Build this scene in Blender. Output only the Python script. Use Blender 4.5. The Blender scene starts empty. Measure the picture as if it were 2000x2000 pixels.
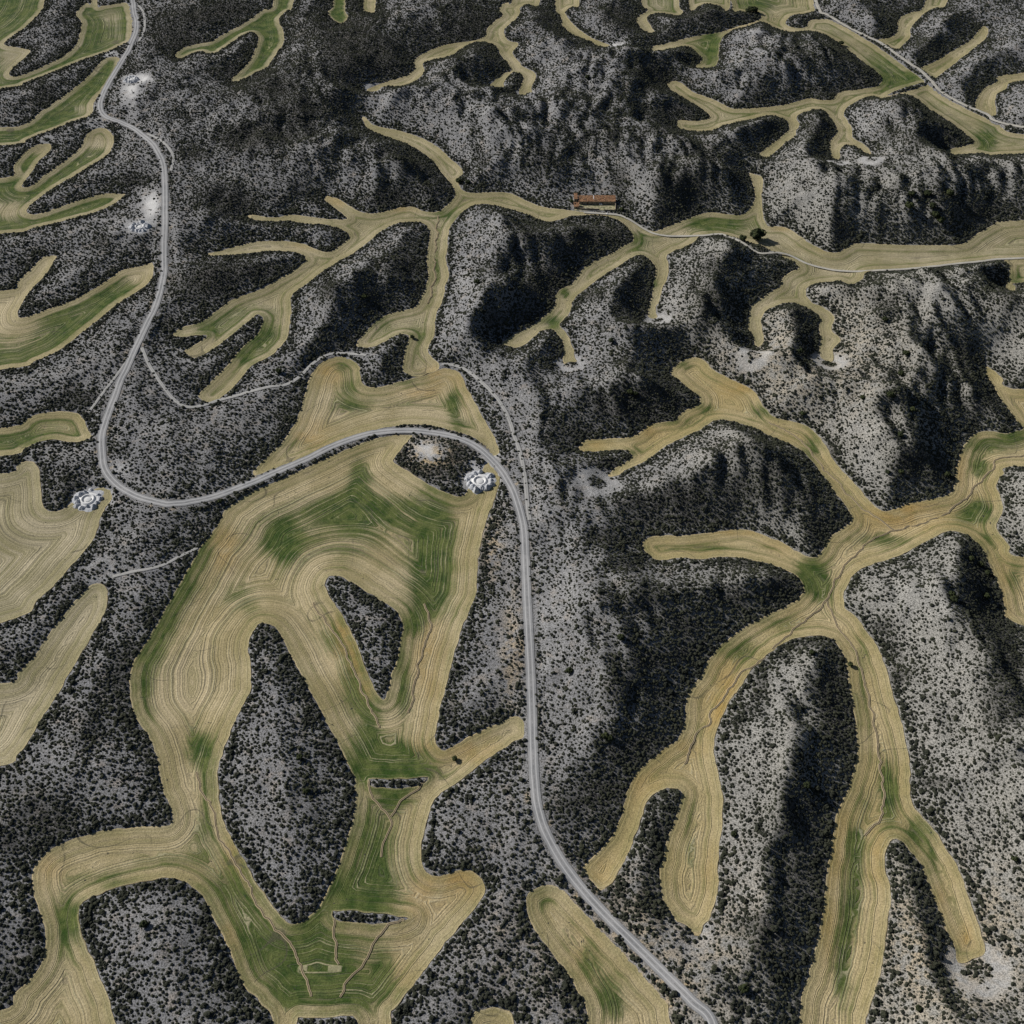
import bpy, math, random
import numpy as np
from mathutils import Vector
from mathutils.geometry import delaunay_2d_cdt

S = bpy.context.scene
COL = S.collection
R = math.radians
rng = np.random.default_rng(11)
random.seed(7)

# ---------------------------------------------------------------- camera, sky, sun, exposure
CAM_H, DEP, FPX = 700.0, R(48.0), 2290.0
cam = bpy.data.cameras.new('camera'); cam.sensor_width = 36.0
cam.lens = 36.0 * FPX / 2000.0; cam.clip_start = 1.0; cam.clip_end = 20000.0
camo = bpy.data.objects.new('camera', cam); COL.objects.link(camo)
camo.location = (0, 0, CAM_H); camo.rotation_euler = (R(90) - DEP, 0, 0)
S.camera = camo

SUN_AZ = math.atan2(0.42, -0.90)       # ground direction towards the sun (far left of the view)
SUN_EL = R(33.0)
sd = Vector((math.cos(SUN_AZ) * math.cos(SUN_EL), math.sin(SUN_AZ) * math.cos(SUN_EL), math.sin(SUN_EL)))
w = bpy.data.worlds.new('World'); S.world = w; w.use_nodes = True
nt = w.node_tree; nt.nodes.clear()
sky = nt.nodes.new('ShaderNodeTexSky'); sky.sky_type = 'NISHITA'; sky.sun_disc = False
sky.sun_elevation = SUN_EL; sky.sun_rotation = math.pi / 2 - SUN_AZ
bg = nt.nodes.new('ShaderNodeBackground'); bg.inputs[1].default_value = 0.038
wo = nt.nodes.new('ShaderNodeOutputWorld')
nt.links.new(sky.outputs[0], bg.inputs[0]); nt.links.new(bg.outputs[0], wo.inputs[0])
sl = bpy.data.lights.new('sun', 'SUN'); sl.energy = 4.5; sl.angle = R(0.5); sl.color = (1.0, 0.955, 0.89)
so = bpy.data.objects.new('sun', sl); COL.objects.link(so)
so.rotation_euler = sd.to_track_quat('Z', 'Y').to_euler()
S.view_settings.view_transform = 'Standard'; S.view_settings.look = 'None'
S.view_settings.exposure = 0.0; S.view_settings.gamma = 1.0
S.view_settings.use_curve_mapping = False

# ---------------------------------------------------------------- projection helpers
cD, sD = math.cos(DEP), math.sin(DEP)
def rays(uv):
    uv = np.asarray(uv, float)
    a = (uv[:, 0] - 1000.0) / FPX; b = (1000.0 - uv[:, 1]) / FPX
    return np.stack([a, cD + b * sD, -sD + b * cD], 1)
def unproj(uv, z=0.0):
    d = rays(uv); t = (z - CAM_H) / d[:, 2]
    return np.stack([d[:, 0] * t, d[:, 1] * t], 1)
def project(x, y, z):
    dz = z - CAM_H
    f = y * cD - dz * sD; up = y * sD + dz * cD
    return 1000 + FPX * x / f, 1000 - FPX * up / f
def crops(txt):
    """'cr x,y x,y ...' segments measured in 500 px tiles of the photograph -> full coordinates"""
    out = []
    k = None
    for tok in txt.split():
        if ',' not in tok:
            k = tok; continue
        x, y = map(float, tok.split(','))
        c, r = int(k[0]), int(k[1])
        s = 2.184 if (r == 3 or k == '32') else 3.864
        out.append((c * 500 + x / s, r * 500 + y / s))
    a = np.array(out)
    a[:, 0] = np.where(a[:, 0] < 1, a[:, 0] - 170, np.where(a[:, 0] > 1999, a[:, 0] + 170, a[:, 0]))
    a[:, 1] = np.where(a[:, 1] < 0.5, a[:, 1] - 90, np.where(a[:, 1] > 1999, a[:, 1] + 90, a[:, 1]))
    return a
def smooth(P, closed=True, n=6):
    N = len(P); out = []
    idx = range(N) if closed else range(N - 1)
    for i in idx:
        if closed:
            p0, p1, p2, p3 = P[(i - 1) % N], P[i], P[(i + 1) % N], P[(i + 2) % N]
        else:
            p0, p1, p2, p3 = P[max(i - 1, 0)], P[i], P[i + 1], P[min(i + 2, N - 1)]
        for t in np.arange(n) / n:
            out.append(0.5 * ((2 * p1) + (p2 - p0) * t + (2 * p0 - 5 * p1 + 4 * p2 - p3) * t * t + (3 * p1 - p0 - 3 * p2 + p3) * t ** 3))
    if not closed: out.append(P[-1])
    return np.array(out)
def resample(P, step, closed=True):
    Q = np.vstack([P, P[:1]]) if closed else P
    L = np.r_[0, np.cumsum(np.hypot(*np.diff(Q, axis=0).T))]
    n = max(6, int(L[-1] / step))
    t = np.linspace(0, L[-1], n + 1)
    if closed: t = t[:-1]
    return np.stack([np.interp(t, L, Q[:, 0]), np.interp(t, L, Q[:, 1])], 1)

# ---------------------------------------------------------------- numpy noise
_perm = np.random.default_rng(5).random((256, 256))
def vnoise(x, y):
    xi = np.floor(x).astype(int); yi = np.floor(y).astype(int)
    fx = x - xi; fy = y - yi
    fx = fx * fx * (3 - 2 * fx); fy = fy * fy * (3 - 2 * fy)
    g = lambda a, b: _perm[a & 255, b & 255]
    return (g(xi, yi) * (1 - fx) + g(xi + 1, yi) * fx) * (1 - fy) + (g(xi, yi + 1) * (1 - fx) + g(xi + 1, yi + 1) * fx) * fy
def fbm(x, y, o=4):
    s = 0; a = 1.0; t = 0
    for k in range(o):
        s = s + a * vnoise(x * 2 ** k + 17 * k, y * 2 ** k + 31 * k); t += a; a *= 0.5
    return s / t
def sstep(a, b, x):
    t = np.clip((x - a) / (b - a), 0, 1); return t * t * (3 - 2 * t)

# ---------------------------------------------------------------- traced outlines (tile coordinates)
FIELDS = [
# name-label, warm, centre green, outline, holes
('green striped field in the top left corner with a hooked lobe', .15, .95, """00 -20,-20 330,-20 330,20 310,80 250,150 170,220 80,280 35,320 40,345 110,355 190,370 228,380 215,410 170,450 110,500 70,545 80,570 130,575 220,545 330,500 450,440 520,390 580,330 600,260 615,200 610,160 580,120 578,90 610,50 650,20 690,2 700,-30 735,-30 735,20 770,45 860,30 930,20 965,30 985,80 998,180 990,280 975,310 900,345 820,385 700,425 560,475 430,530 300,580 180,625 80,655 -30,690""", []),
('long green finger field left of the road bend', .2, 1.15, """00 -20,975 60,960 150,950 220,920 300,850 400,780 500,710 590,640 660,580 720,510 780,450 820,435 880,430 908,455 895,510 850,590 800,670 740,730 710,775 705,830 685,865 640,890 560,910 450,955 330,1000 200,1050 100,1090 -20,1120""", []),
('three fingered green and tan field on the left', .25, .95, """00 -20,1400 40,1340 100,1260 150,1190 210,1130 280,1095 330,1085 375,1085 388,1110 360,1160 300,1210 250,1280 200,1350 165,1400 190,1415 240,1400 300,1350 380,1290 480,1220 570,1150 620,1090 640,1030 690,985 750,965 810,975 850,1020 860,1070 840,1130 780,1190 680,1250 570,1320 450,1390 340,1460 260,1520 210,1570 205,1600 250,1620 330,1605 430,1570 540,1530 640,1500 740,1470 820,1460 900,1462 945,1468 900,1510 850,1545 760,1585 650,1620 520,1655 380,1690 230,1725 100,1755 -20,1775""", []),
('tan field with a bright green core and a pale side finger', .4, 1.0, """01 -20,310 60,260 130,190 200,130 260,70 330,5 370,0 430,0 400,50 370,110 310,180 230,260 180,330 145,390 135,430 150,465 200,460 270,435 380,395 500,355 600,310 700,250 800,190 900,120 980,90 1060,78 1120,60 1155,55 1160,120 1140,180 1100,225 1000,290 880,370 780,450 680,530 580,610 480,690 370,750 260,795 130,840 -20,890""", []),
('blunt tan field with a green streak beside the road', .5, .6, """01 -20,1340 80,1290 180,1240 280,1195 380,1178 480,1175 570,1185 620,1215 645,1265 670,1310 690,1350 700,1370 640,1390 560,1403 480,1395 400,1385 330,1395 250,1420 170,1460 90,1500 -20,1535""", []),
('grey beige ploughed field beside the left foundation pit', .2, 0, """01 -20,1700 50,1640 120,1580 180,1550 240,1552 280,1580 300,1640 310,1730 320,1810 330,1880 370,1925 460,1918 540,1860 640,1790 760,1740 830,1760 850,1790 830,1850 800,1890 02 780,0 750,80 720,170 680,240 600,340 500,450 400,560 280,670 140,790 -20,905""", []),
('grey beige ploughed tongue field on the left edge', .22, 0, """02 -20,1345 60,1290 130,1220 200,1150 280,1060 350,950 420,850 500,750 570,670 640,590 690,550 750,540 795,570 815,630 805,720 770,800 700,920 640,1020 570,1140 510,1240 430,1390 350,1500 280,1620 210,1750 130,1830 40,1910 -20,1960""", []),
('large branching tan and green field inside the road loop', .55, 0, """11 1180,1355 1100,1350 1000,1350 900,1375 800,1410 650,1475 500,1540 350,1610 200,1680 80,1735 0,1765 01 1860,1800 1780,1860 1700,1920 02 1650,80 1590,170 1510,270 1440,400 1370,520 1300,630 1240,740 1190,840 1120,950 1060,1050 1010,1130 985,1210 980,1300 985,1400 1000,1490 1040,1570 1100,1660 1150,1760 1180,1860 1195,1932 03 680,30 700,100 725,170 738,225 715,248 640,250 540,258 440,270 340,295 260,325 200,360 155,410 138,470 140,540 165,600 185,670 195,740 185,800 160,860 110,920 60,970 10,1030 -10,1060 -10,1110 490,1110 480,1060 460,980 430,900 400,820 360,740 342,680 338,610 360,570 420,540 500,510 600,485 710,468 780,480 840,520 880,570 910,640 950,720 985,800 1010,870 1050,940 13 0,980 40,1020 75,1085 85,1115 560,1115 575,1070 600,1020 650,950 720,860 790,770 850,700 900,640 940,590 968,550 975,510 955,465 920,440 870,435 820,450 770,462 730,445 710,410 705,350 715,280 735,210 760,140 800,100 860,60 940,0 12 1800,1830 1900,1760 22 60,1710 105,1690 105,1640 90,1590 60,1545 12 1920,1550 1850,1585 1700,1650 1600,1700 1500,1760 1420,1800 1380,1785 1355,1740 1360,1640 1380,1540 1400,1450 1430,1340 1455,1230 1480,1120 1510,1010 1550,890 1600,770 1640,680 1665,590 1675,450 1680,350 1700,230 1725,120 1755,10 11 1780,1900 1810,1820 1840,1700 1838,1660 1800,1600 1770,1560 1740,1540 1690,1640 1600,1760 1570,1800 1520,1815 1400,1770 1250,1690 1120,1610 1040,1560 1045,1530 1100,1450 1160,1380""",
 ["""12 600,480 550,490 520,540 545,620 600,700 660,790 710,890 760,990 800,1090 840,1210 890,1320 955,1415 990,1360 1010,1280 1040,1180 1070,1070 1095,950 1105,860 1085,790 1040,730 930,660 830,600 720,530 650,490""",
  """12 60,838 120,850 160,890 200,960 250,1060 310,1170 360,1270 430,1390 480,1480 540,1600 600,1710 660,1830 13 405,10 420,60 422,140 412,220 390,300 360,390 330,470 290,550 250,610 210,650 165,665 120,645 70,590 30,530 03 1092,490 1060,430 1020,360 980,290 950,220 938,150 930,70 932,0 02 1670,1860 1700,1760 1740,1650 1790,1540 1850,1430 1890,1340 1900,1240 1885,1130 1875,1020 1890,930 1925,870 12 20,845""",
  """13 483,58 490,45 600,48 720,40 732,50 700,70 620,87 530,82 490,72""",
  """13 325,627 340,610 440,612 560,625 645,640 620,655 500,664 400,658 340,645""",
  """13 175,1082 210,1066 320,1064 425,1075 430,1100 180,1103"""]),
('tan field above the road bend with a rounded lobe', .5, 0, """11 -25,1640 20,1580 60,1540 130,1470 200,1400 260,1320 300,1260 330,1180 350,1110 370,1030 400,930 430,870 480,810 540,775 600,762 680,765 740,790 775,830 790,890 800,950 830,980 880,992 960,985 1060,955 1180,925 1290,898 1400,850 1480,855 1540,885 1570,930 1600,1010 1660,1120 1720,1230 1780,1330 1820,1420 1835,1480 1800,1515 1750,1460 1690,1400 1600,1352 1500,1322 1400,1295 1300,1278 1200,1272 1100,1278 1000,1290 860,1325 740,1365 600,1420 480,1480 350,1530 200,1590 80,1630 0,1655""", []),
('long branching valley field network below the ruined farm', .3, .28, """10 800,890 820,880 850,910 890,945 980,965 1080,985 1180,1015 1270,1050 1340,1090 1410,1140 1460,1190 1520,1240 1560,1285 1555,1320 1520,1350 1540,1410 1580,1445 1660,1455 1760,1450 1860,1452 1932,1465 20 60,1490 140,1530 250,1570 400,1600 520,1615 600,1625 700,1630 800,1638 880,1665 960,1705 1060,1745 1110,1740 1200,1700 1300,1660 1400,1625 1500,1605 1600,1612 1700,1625 1760,1610 1810,1550 1835,1480 1820,1400 1800,1350 1780,1305 1840,1320 1890,1335 1895,1400 1885,1480 1890,1570 1905,1660 30 0,1705 60,1708 140,1720 220,1765 290,1820 380,1870 450,1900 520,1905 560,1890 620,1850 700,1838 850,1842 1000,1850 1150,1850 1300,1850 1450,1845 1520,1810 1600,1750 1700,1700 1800,1670 1960,1655 31 1960,-5 1800,24 1600,44 1400,64 1200,87 1000,102 870,104 740,125 720,170 660,205 610,210 560,190 480,190 400,200 330,215 290,250 290,300 330,350 400,380 450,410 490,450 500,490 480,540 500,580 540,610 548,640 510,680 490,720 495,780 470,800 420,780 395,750 390,690 400,640 395,600 385,540 390,500 390,460 350,420 290,390 240,370 180,350 100,360 40,385 0,400 21 1900,440 1880,490 1890,560 1902,620 1890,670 1840,690 1830,650 1820,600 1790,560 1778,520 1790,440 1800,390 1850,340 1900,305 31 0,280 40,260 80,240 100,220 100,180 140,140 190,110 230,90 190,40 100,5 20 1900,1860 1850,1848 1760,1818 1640,1785 1560,1768 1430,1775 1400,1800 1350,1840 1290,1870 1230,1890 1190,1910 21 1165,0 1180,50 1185,110 1165,180 1140,230 1125,290 1110,350 1085,390 1090,440 1100,460 1060,470 1030,455 1028,390 1040,340 1060,290 1058,230 1070,180 1085,140 1080,80 1050,40 1000,0 950,-8 920,0 860,40 780,90 700,140 640,180 580,230 530,270 480,310 455,350 445,400 420,450 370,500 360,530 400,570 430,610 450,660 470,720 480,780 490,800 440,800 385,815 385,740 388,660 370,620 330,580 300,555 240,560 190,590 130,640 80,680 30,695 0,690 11 1850,660 1880,640 21 0,605 60,570 130,530 200,490 270,430 320,370 330,300 370,250 450,210 500,150 540,90 620,40 700,0 20 760,1910 830,1860 900,1825 915,1800 890,1750 840,1700 760,1665 680,1645 600,1640 530,1645 470,1645 420,1655 330,1672 280,1675 200,1655 100,1610 0,1580 10 1850,1560 1760,1540 1690,1540 1640,1550 1580,1580 1530,1630 1480,1690 1455,1750 1445,1800 1450,1870 1435,1932 11 1430,20 1450,90 1455,150 1430,230 1410,330 1370,410 1350,480 1355,550 1340,610 1310,680 1300,730 1340,780 1380,810 1385,845 1340,875 1290,890 1230,912 1180,905 1120,880 1103,840 1115,770 1130,690 1150,630 1150,600 1110,590 1050,600 1000,630 940,665 870,685 800,690 755,680 770,640 830,570 900,500 980,450 1060,420 1150,400 1200,385 1240,320 1270,270 1290,200 1300,120 1290,60 1288,0 10 1305,1830 1310,1750 1280,1700 1220,1675 1130,1675 1050,1690 970,1730 900,1780 850,1830 780,1880 700,1932 11 640,30 560,80 480,130 410,190 340,240 280,290 265,350 265,430 255,520 240,600 200,670 130,740 60,780 01 1900,830 1820,920 1760,990 1690,1050 1640,1090 1570,1100 1510,1080 1500,1050 1550,990 1620,920 1690,860 1750,780 1820,700 1880,640 11 0,600 40,520 50,470 30,445 0,440 01 1900,470 1850,510 1790,560 1720,620 1640,680 1560,730 1500,760 1440,760 1390,715 1450,680 1520,640 1560,600 1500,597 1420,608 1350,610 1310,595 1330,560 1400,530 1480,510 1560,470 1650,400 1740,340 1830,300 11 0,265 80,230 180,170 270,120 350,60 380,30 360,0 10 300,1905 200,1895 100,1895 0,1905 00 1840,1915 1700,1925 1600,1928 1560,1920 1600,1905 1700,1880 1820,1850 10 0,1825 100,1820 240,1822 350,1840 430,1870 520,1900 580,1890 650,1840 700,1800 700,1770 660,1740 600,1715 520,1695 420,1690 330,1680 250,1665 180,1665 100,1670 0,1660 00 1870,1640 1880,1620 10 20,1625 100,1640 190,1635 260,1620 380,1630 480,1645 600,1655 690,1650 650,1610 590,1570 520,1510 530,1480 570,1485 640,1510 700,1550 780,1595 860,1610 940,1605 1030,1580 1120,1560 1200,1565 1270,1595 1340,1600 1400,1580 1460,1530 1500,1480 1500,1440 1460,1370 1400,1300 1330,1210 1250,1150 1150,1090 1030,1045 930,1010 870,985 830,950""", []),
('stub of tan field cut by the right edge of the photo', .5, .2, """31 1850,25 1960,5 1960,190 1900,200 1870,230 1865,265 1830,260 1785,235 1810,200 1820,140 1815,60""", []),
('branching golden valley field on the lower right', .8, .12, """21 1200,870 1220,840 1280,790 1340,768 1400,765 1450,790 1490,830 1540,870 1620,915 1700,950 1780,985 1840,1030 1880,1100 1932,1170 31 60,1220 150,1240 240,1260 320,1300 390,1370 440,1440 480,1510 530,1590 600,1660 680,1750 760,1840 830,1905 900,1925 980,1900 1060,1870 1160,1850 1260,1830 1340,1810 1390,1770 1410,1700 1420,1600 1440,1530 1470,1450 1510,1380 1570,1335 1660,1320 1740,1330 1800,1340 1870,1320 1925,1300 1880,1240 1820,1165 1750,1070 1700,980 1650,900 1640,830 1700,860 1780,930 1850,1000 1970,1085 1970,1565 1850,1590 1780,1640 1730,1700 1725,1750 1750,1800 1770,1870 1772,1932 32 975,50 990,90 1030,140 1070,190 1100,225 1100,560 1050,470 1010,390 980,310 950,240 920,170 880,120 830,90 790,82 740,92 680,125 600,165 530,195 460,220 410,235 370,265 340,310 322,350 325,395 350,425 390,460 430,520 470,580 500,650 520,720 540,800 565,880 585,960 598,1040 33 605,0 605,60 612,130 640,190 690,240 740,310 790,390 830,470 860,560 890,640 915,720 925,790 880,815 850,830 810,830 800,780 775,720 740,640 710,570 680,490 655,420 620,370 580,325 545,305 515,325 503,370 505,440 520,510 520,600 505,700 495,790 480,880 450,980 430,1040 415,1085 405,1115 115,1115 140,1020 160,930 180,850 205,760 225,660 240,560 250,460 270,350 280,250 300,170 340,90 360,20 32 375,1050 380,980 372,900 360,820 348,740 340,680 325,620 300,570 270,540 220,528 150,535 90,550 50,570 0,605 22 1880,1130 1810,1190 1750,1280 1700,1350 1640,1440 1590,1530 1550,1620 1530,1700 1525,1800 1535,1880 23 875,0 890,60 900,150 895,250 885,330 880,420 882,510 870,580 840,640 815,670 805,700 790,715 760,690 730,665 695,650 685,620 650,570 632,500 633,430 650,360 675,270 700,200 720,130 720,100 695,83 650,88 600,120 570,160 550,220 525,290 500,350 470,420 440,480 400,510 385,530 350,495 310,450 300,425 330,395 370,350 410,310 440,260 470,190 480,140 500,80 520,40 550,0 22 1040,1870 1130,1800 1240,1720 1290,1640 1310,1560 1315,1450 1330,1370 1370,1300 1440,1220 1480,1130 1560,1020 1640,950 1740,880 1850,810 32 0,435 60,410 120,375 150,340 145,300 110,265 60,240 0,218 22 1850,370 1780,355 1700,345 1600,338 1480,350 1400,355 1300,345 1230,350 1150,360 1070,355 1020,310 985,250 1010,210 1080,180 1200,180 1380,170 1500,155 1640,135 1760,135 1850,155 32 0,105 60,130 120,165 170,190 205,188 235,160 260,115 300,80 340,50 358,20 31 600,1910 560,1850 500,1780 440,1690 380,1610 330,1540 270,1480 190,1430 100,1390 0,1350 21 1860,1310 1780,1280 1700,1255 1620,1240 1550,1240 1490,1265 1420,1310 1350,1340 1270,1380 1180,1420 1110,1470 1050,1520 980,1560 920,1590 850,1620 790,1655 740,1670 730,1650 780,1600 850,1560 905,1520 890,1490 850,1465 780,1465 700,1470 620,1475 540,1475 505,1450 530,1400 580,1382 680,1380 780,1375 880,1365 950,1345 1000,1300 1060,1265 1140,1255 1220,1245 1270,1200 1330,1155 1400,1120 1415,1085 1390,1040 1330,995 1260,940 1210,905""", []),
('rounded tan tongue field below the road at the bottom', .6, 0, """23 60,600 65,550 90,520 150,498 200,510 240,545 300,610 380,690 460,770 530,850 590,920 640,980 668,1030 675,1115 345,1115 320,1040 290,970 240,880 180,800 120,730 80,660""", []),
('tip of a tan field at the bottom edge', .6, 0, """13 880,1115 920,1060 970,1030 1020,1022 1070,1040 1100,1065 1110,1115""", []),
('forked bright green field near the top left', .15, 1.25, """00 1320,420 1340,390 1400,355 1500,330 1600,310 1680,260 1780,210 1880,150 10 10,105 60,70 130,30 180,-20 330,-20 280,30 230,80 180,130 175,170 200,220 212,290 200,340 150,410 90,500 40,530 0,545 00 1860,585 1780,615 1740,605 1780,570 1850,500 1900,430 10 10,330 20,290 0,255 00 1900,240 1840,260 1760,310 1690,360 1620,400 1560,400 1530,385 1450,400 1390,430 1350,440""", []),
('small green field stub at the top edge', .15, 1.25, """10 590,-20 580,30 545,80 555,120 600,160 640,180 690,140 695,120 670,80 675,30 680,-20""", []),
('small tan field stub at the top edge', .5, .4, """10 830,-20 810,50 840,85 880,98 905,90 900,50 925,-20""", []),
('grey green branching valley field at the top centre', .3, .25, """10 860,690 840,675 930,635 1040,600 1130,570 1190,530 1200,510 1188,470 1210,440 1300,385 1400,345 1500,325 1620,310 1720,280 1750,210 1800,160 1865,115 1835,80 1850,40 1900,15 20 0,8 60,0 120,-20 240,-20 210,20 120,30 60,60 60,100 30,140 10 1932,165 1890,200 1870,240 1890,290 20 0,315 40,320 50,340 20,370 5,390 20,430 50,460 80,500 140,530 180,560 182,590 150,640 150,690 130,715 60,710 52,690 65,650 85,600 80,570 50,550 10 1932,548 1900,580 1870,620 1865,655 1800,655 1765,645 1810,600 1870,555 1925,530 1900,480 1850,420 1820,360 1780,330 1700,315 1640,320 1560,360 1480,415 1380,440 1300,460 1260,480 1270,530 1250,570 1180,620 1100,650 1000,650 940,660 930,680""", []),
('thin curved tan field at the top edge', .4, .3, """20 310,-20 330,60 355,100 375,150 380,190 430,240 500,280 590,310 640,340 700,355 740,345 700,325 610,290 530,240 460,180 420,130 405,90 450,50 510,20 490,-20""", []),
('green tan hooked field at the top edge', .25, .6, """20 920,-20 980,20 1020,60 1020,85 960,120 938,150 960,190 1000,235 1060,248 1075,240 1050,200 1020,150 1025,120 1080,100 1150,100 1250,118 1290,85 1260,20 1260,-20""", []),
('small tan field between hills at the top edge', .3, .5, """20 1335,-20 1340,55 1410,45 1460,28 1560,40 1640,60 1650,-20""", []),
('broad branching green and tan field at the top right beside the pale track', .35, .42, """20 1665,-20 1665,50 1720,80 1800,90 1860,90 1880,120 1860,150 1780,180 1680,205 1580,240 1400,270 1250,305 1150,330 1080,345 1055,370 1080,390 1180,370 1290,350 1350,360 1390,395 1430,430 1420,470 1385,500 1430,515 1500,510 1550,480 1560,420 1565,350 1600,270 1680,220 1780,195 1870,165 1932,180 30 60,215 140,235 230,240 310,230 400,250 480,290 560,340 640,400 720,470 790,520 840,560 855,600 840,640 780,660 650,680 560,690 510,720 480,755 400,755 330,742 270,750 200,770 100,795 0,808 20 1850,815 1740,820 1650,815 1560,770 1450,725 1370,695 1300,640 1240,612 1180,625 1175,650 1220,690 1300,740 1400,800 1460,840 1495,880 1440,905 1360,912 1260,905 1240,925 1270,970 1380,990 1500,985 1600,945 1750,910 1850,890 30 0,870 80,880 140,910 160,950 150,990 90,1040 20,1090 20 1890,1140 1870,1170 1925,1190 30 30,1165 60,1140 130,1080 200,1030 215,980 235,940 215,890 240,860 330,830 390,825 440,850 490,920 520,960 515,1010 470,1060 462,1120 485,1190 520,1205 545,1195 545,1130 580,1095 640,1100 690,1120 740,1160 780,1165 760,1120 710,1080 640,1040 635,980 600,910 570,860 600,810 680,760 780,725 860,742 960,717 1050,712 1130,750 1230,830 1330,890 1440,970 1540,1050 1550,1080 1450,1110 1350,1135 1400,1165 1500,1160 1600,1155 1680,1172 1780,1165 1880,1160 1970,1110 1970,1060 1880,1010 1750,940 1620,880 1500,822 1370,755 1270,690 1190,620 1120,565 1000,480 880,390 740,300 600,215 500,162 440,145 350,148 310,160 290,200 220,212 150,195 135,165 180,115 250,105 330,90 370,60 345,25 270,-10""",
 ["30 905,712 1060,652 1195,622 1195,642 1070,682 930,716"]),
('short curved field above the pale track near the top right', .35, .4, """30 820,300 900,290 960,260 980,220 980,170 1000,130 1080,90 1180,40 1260,-10 1390,-10 1350,20 1250,60 1180,100 1120,160 1080,210 1075,260 1060,300 1010,345 970,370 900,345""", []),
('straight narrow field above the pale track at the top right', .4, .3, """30 1150,515 1250,470 1350,410 1450,350 1540,290 1580,240 1630,195 1665,230 1640,290 1560,360 1460,440 1370,510 1290,570 1265,590 1200,555""", []),
('curved tan field at the right edge above the pale track', .45, .15, """30 1570,820 1565,780 1590,720 1640,660 1720,620 1820,560 1960,510 1960,590 1900,610 1800,670 1730,710 1715,760 1720,820 1720,870 1680,875 1620,850""", []),
]
ROADS = [
# name, label, width m, kind of surface, sunk terrain, path
('road', 7.2, 'road', """00 970,-40 1010,60 1030,150 1025,240 990,330 940,430 880,530 820,630 770,730 755,800 775,860 840,900 930,935 1010,975 1090,1030 1160,1100 1210,1180 1235,1260 1245,1400 1245,1600 1240,1800 01 1240,0 1240,100 1225,200 1190,330 1140,450 1080,580 1010,720 950,850 890,1000 840,1130 795,1260 770,1370 768,1480 775,1560 800,1630 850,1700 920,1760 1020,1810 1150,1845 1300,1865 1420,1862 1560,1835 1700,1790 1840,1735 11 0,1700 100,1655 250,1590 400,1525 560,1445 700,1390 850,1345 1000,1325 1150,1320 1300,1330 1450,1355 1580,1395 1680,1450 1770,1530 1850,1620 1900,1700 21 10,1780 45,1880 22 72,40 90,150 100,350 110,600 125,900 140,1200 150,1500 155,1700 23 92,5 96,60 106,150 130,240 165,320 210,400 260,470 330,555 410,640 490,720 580,810 680,910 770,1000 850,1080 900,1125"""),
('farm_track', 2.8, 'pale', """20 540,1625 700,1635 820,1650 920,1690 1000,1730 1080,1765 1180,1785 1300,1787 1430,1777 1560,1770 1640,1795 1740,1835 1840,1880 31 0,-20 100,-10 190,10 300,60 430,100 600,120 800,108 1000,102 1200,85 1400,62 1600,42 1800,22 1960,-5"""),
('track_road', 4.6, 'pale', """30 270,-30 370,40 440,100 520,160 650,230 800,300 900,360 1000,430 1100,500 1180,560 1240,620 1290,680 1380,740 1500,800 1650,865 1800,940 1960,1025"""),
('dirt_track', 3.6, 'faint', """11 1400,815 1500,825 1600,870 1700,950 1800,1050 1870,1150 1920,1260 21 10,1340 40,1420 65,1500 95,1650 110,1800 120,1920 22 135,60"""),
('dirt_track', 3.2, 'faint', """01 1070,690 1130,830 1230,980 1320,1090 1420,1140 1540,1125 1650,1090 1800,1050 11 0,1010 100,985 230,970 330,910 430,810 540,745 620,735 720,740 830,745"""),
('dirt_track', 2.6, 'faint', """01 960,790 880,900 780,1030 670,1180"""),
('dirt_track', 3.2, 'faint', """00 1110,1010 1200,1050 1270,1110 1310,1190 1290,1290"""),
('dirt_track', 3.0, 'faint', """00 1045,40 1085,100 1090,220 1050,310"""),
('dirt_track', 2.6, 'faint', """02 1490,270 1350,340 1200,410 1000,450 850,490"""),
]
RILLS = ["12 1270,700 1300,780 1310,880 1280,980 1240,1100 1210,1260 1180,1400 1150,1520",
"12 440,700 520,820 620,960 700,1100 760,1260 830,1420 900,1560 940,1640",
"13 485,60 500,120 530,175 575,205 580,240 560,310 535,380",
"13 730,55 690,100 620,150 585,210",
"13 640,655 560,680 520,740 460,830 400,900 360,980",
"03 1075,520 13 0,570 60,670 110,720 150,760 190,850 220,930 240,970",
"13 322,650 335,720 350,850",
"31 1960,1455 1800,1530 1700,1600 1620,1680 1560,1760 1500,1830 1400,1900 32 770,0 680,40 540,80 440,125 380,170 320,240 280,310 250,380 200,430 140,480 70,545 10,592",
"32 250,390 280,470 330,540 370,600 400,680 430,800 455,920 475,1080 33 490,80 500,130 470,220 420,290",
"31 0,1270 100,1310 200,1370 290,1450 370,1560 450,1650 550,1750 650,1860 720,1925 32 480,40 535,78",
"03 840,30 870,100 910,180 920,260 970,360 1030,450 1075,520",
"22 1900,1110 1800,1190 1720,1230 1640,1330 1570,1430 1510,1520 1480,1600 1420,1650 1350,1750 1310,1900",
"11 1340,30 1350,150 1320,300 1290,370",
"10 1370,1640 1365,1750 1360,1920"]
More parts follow.
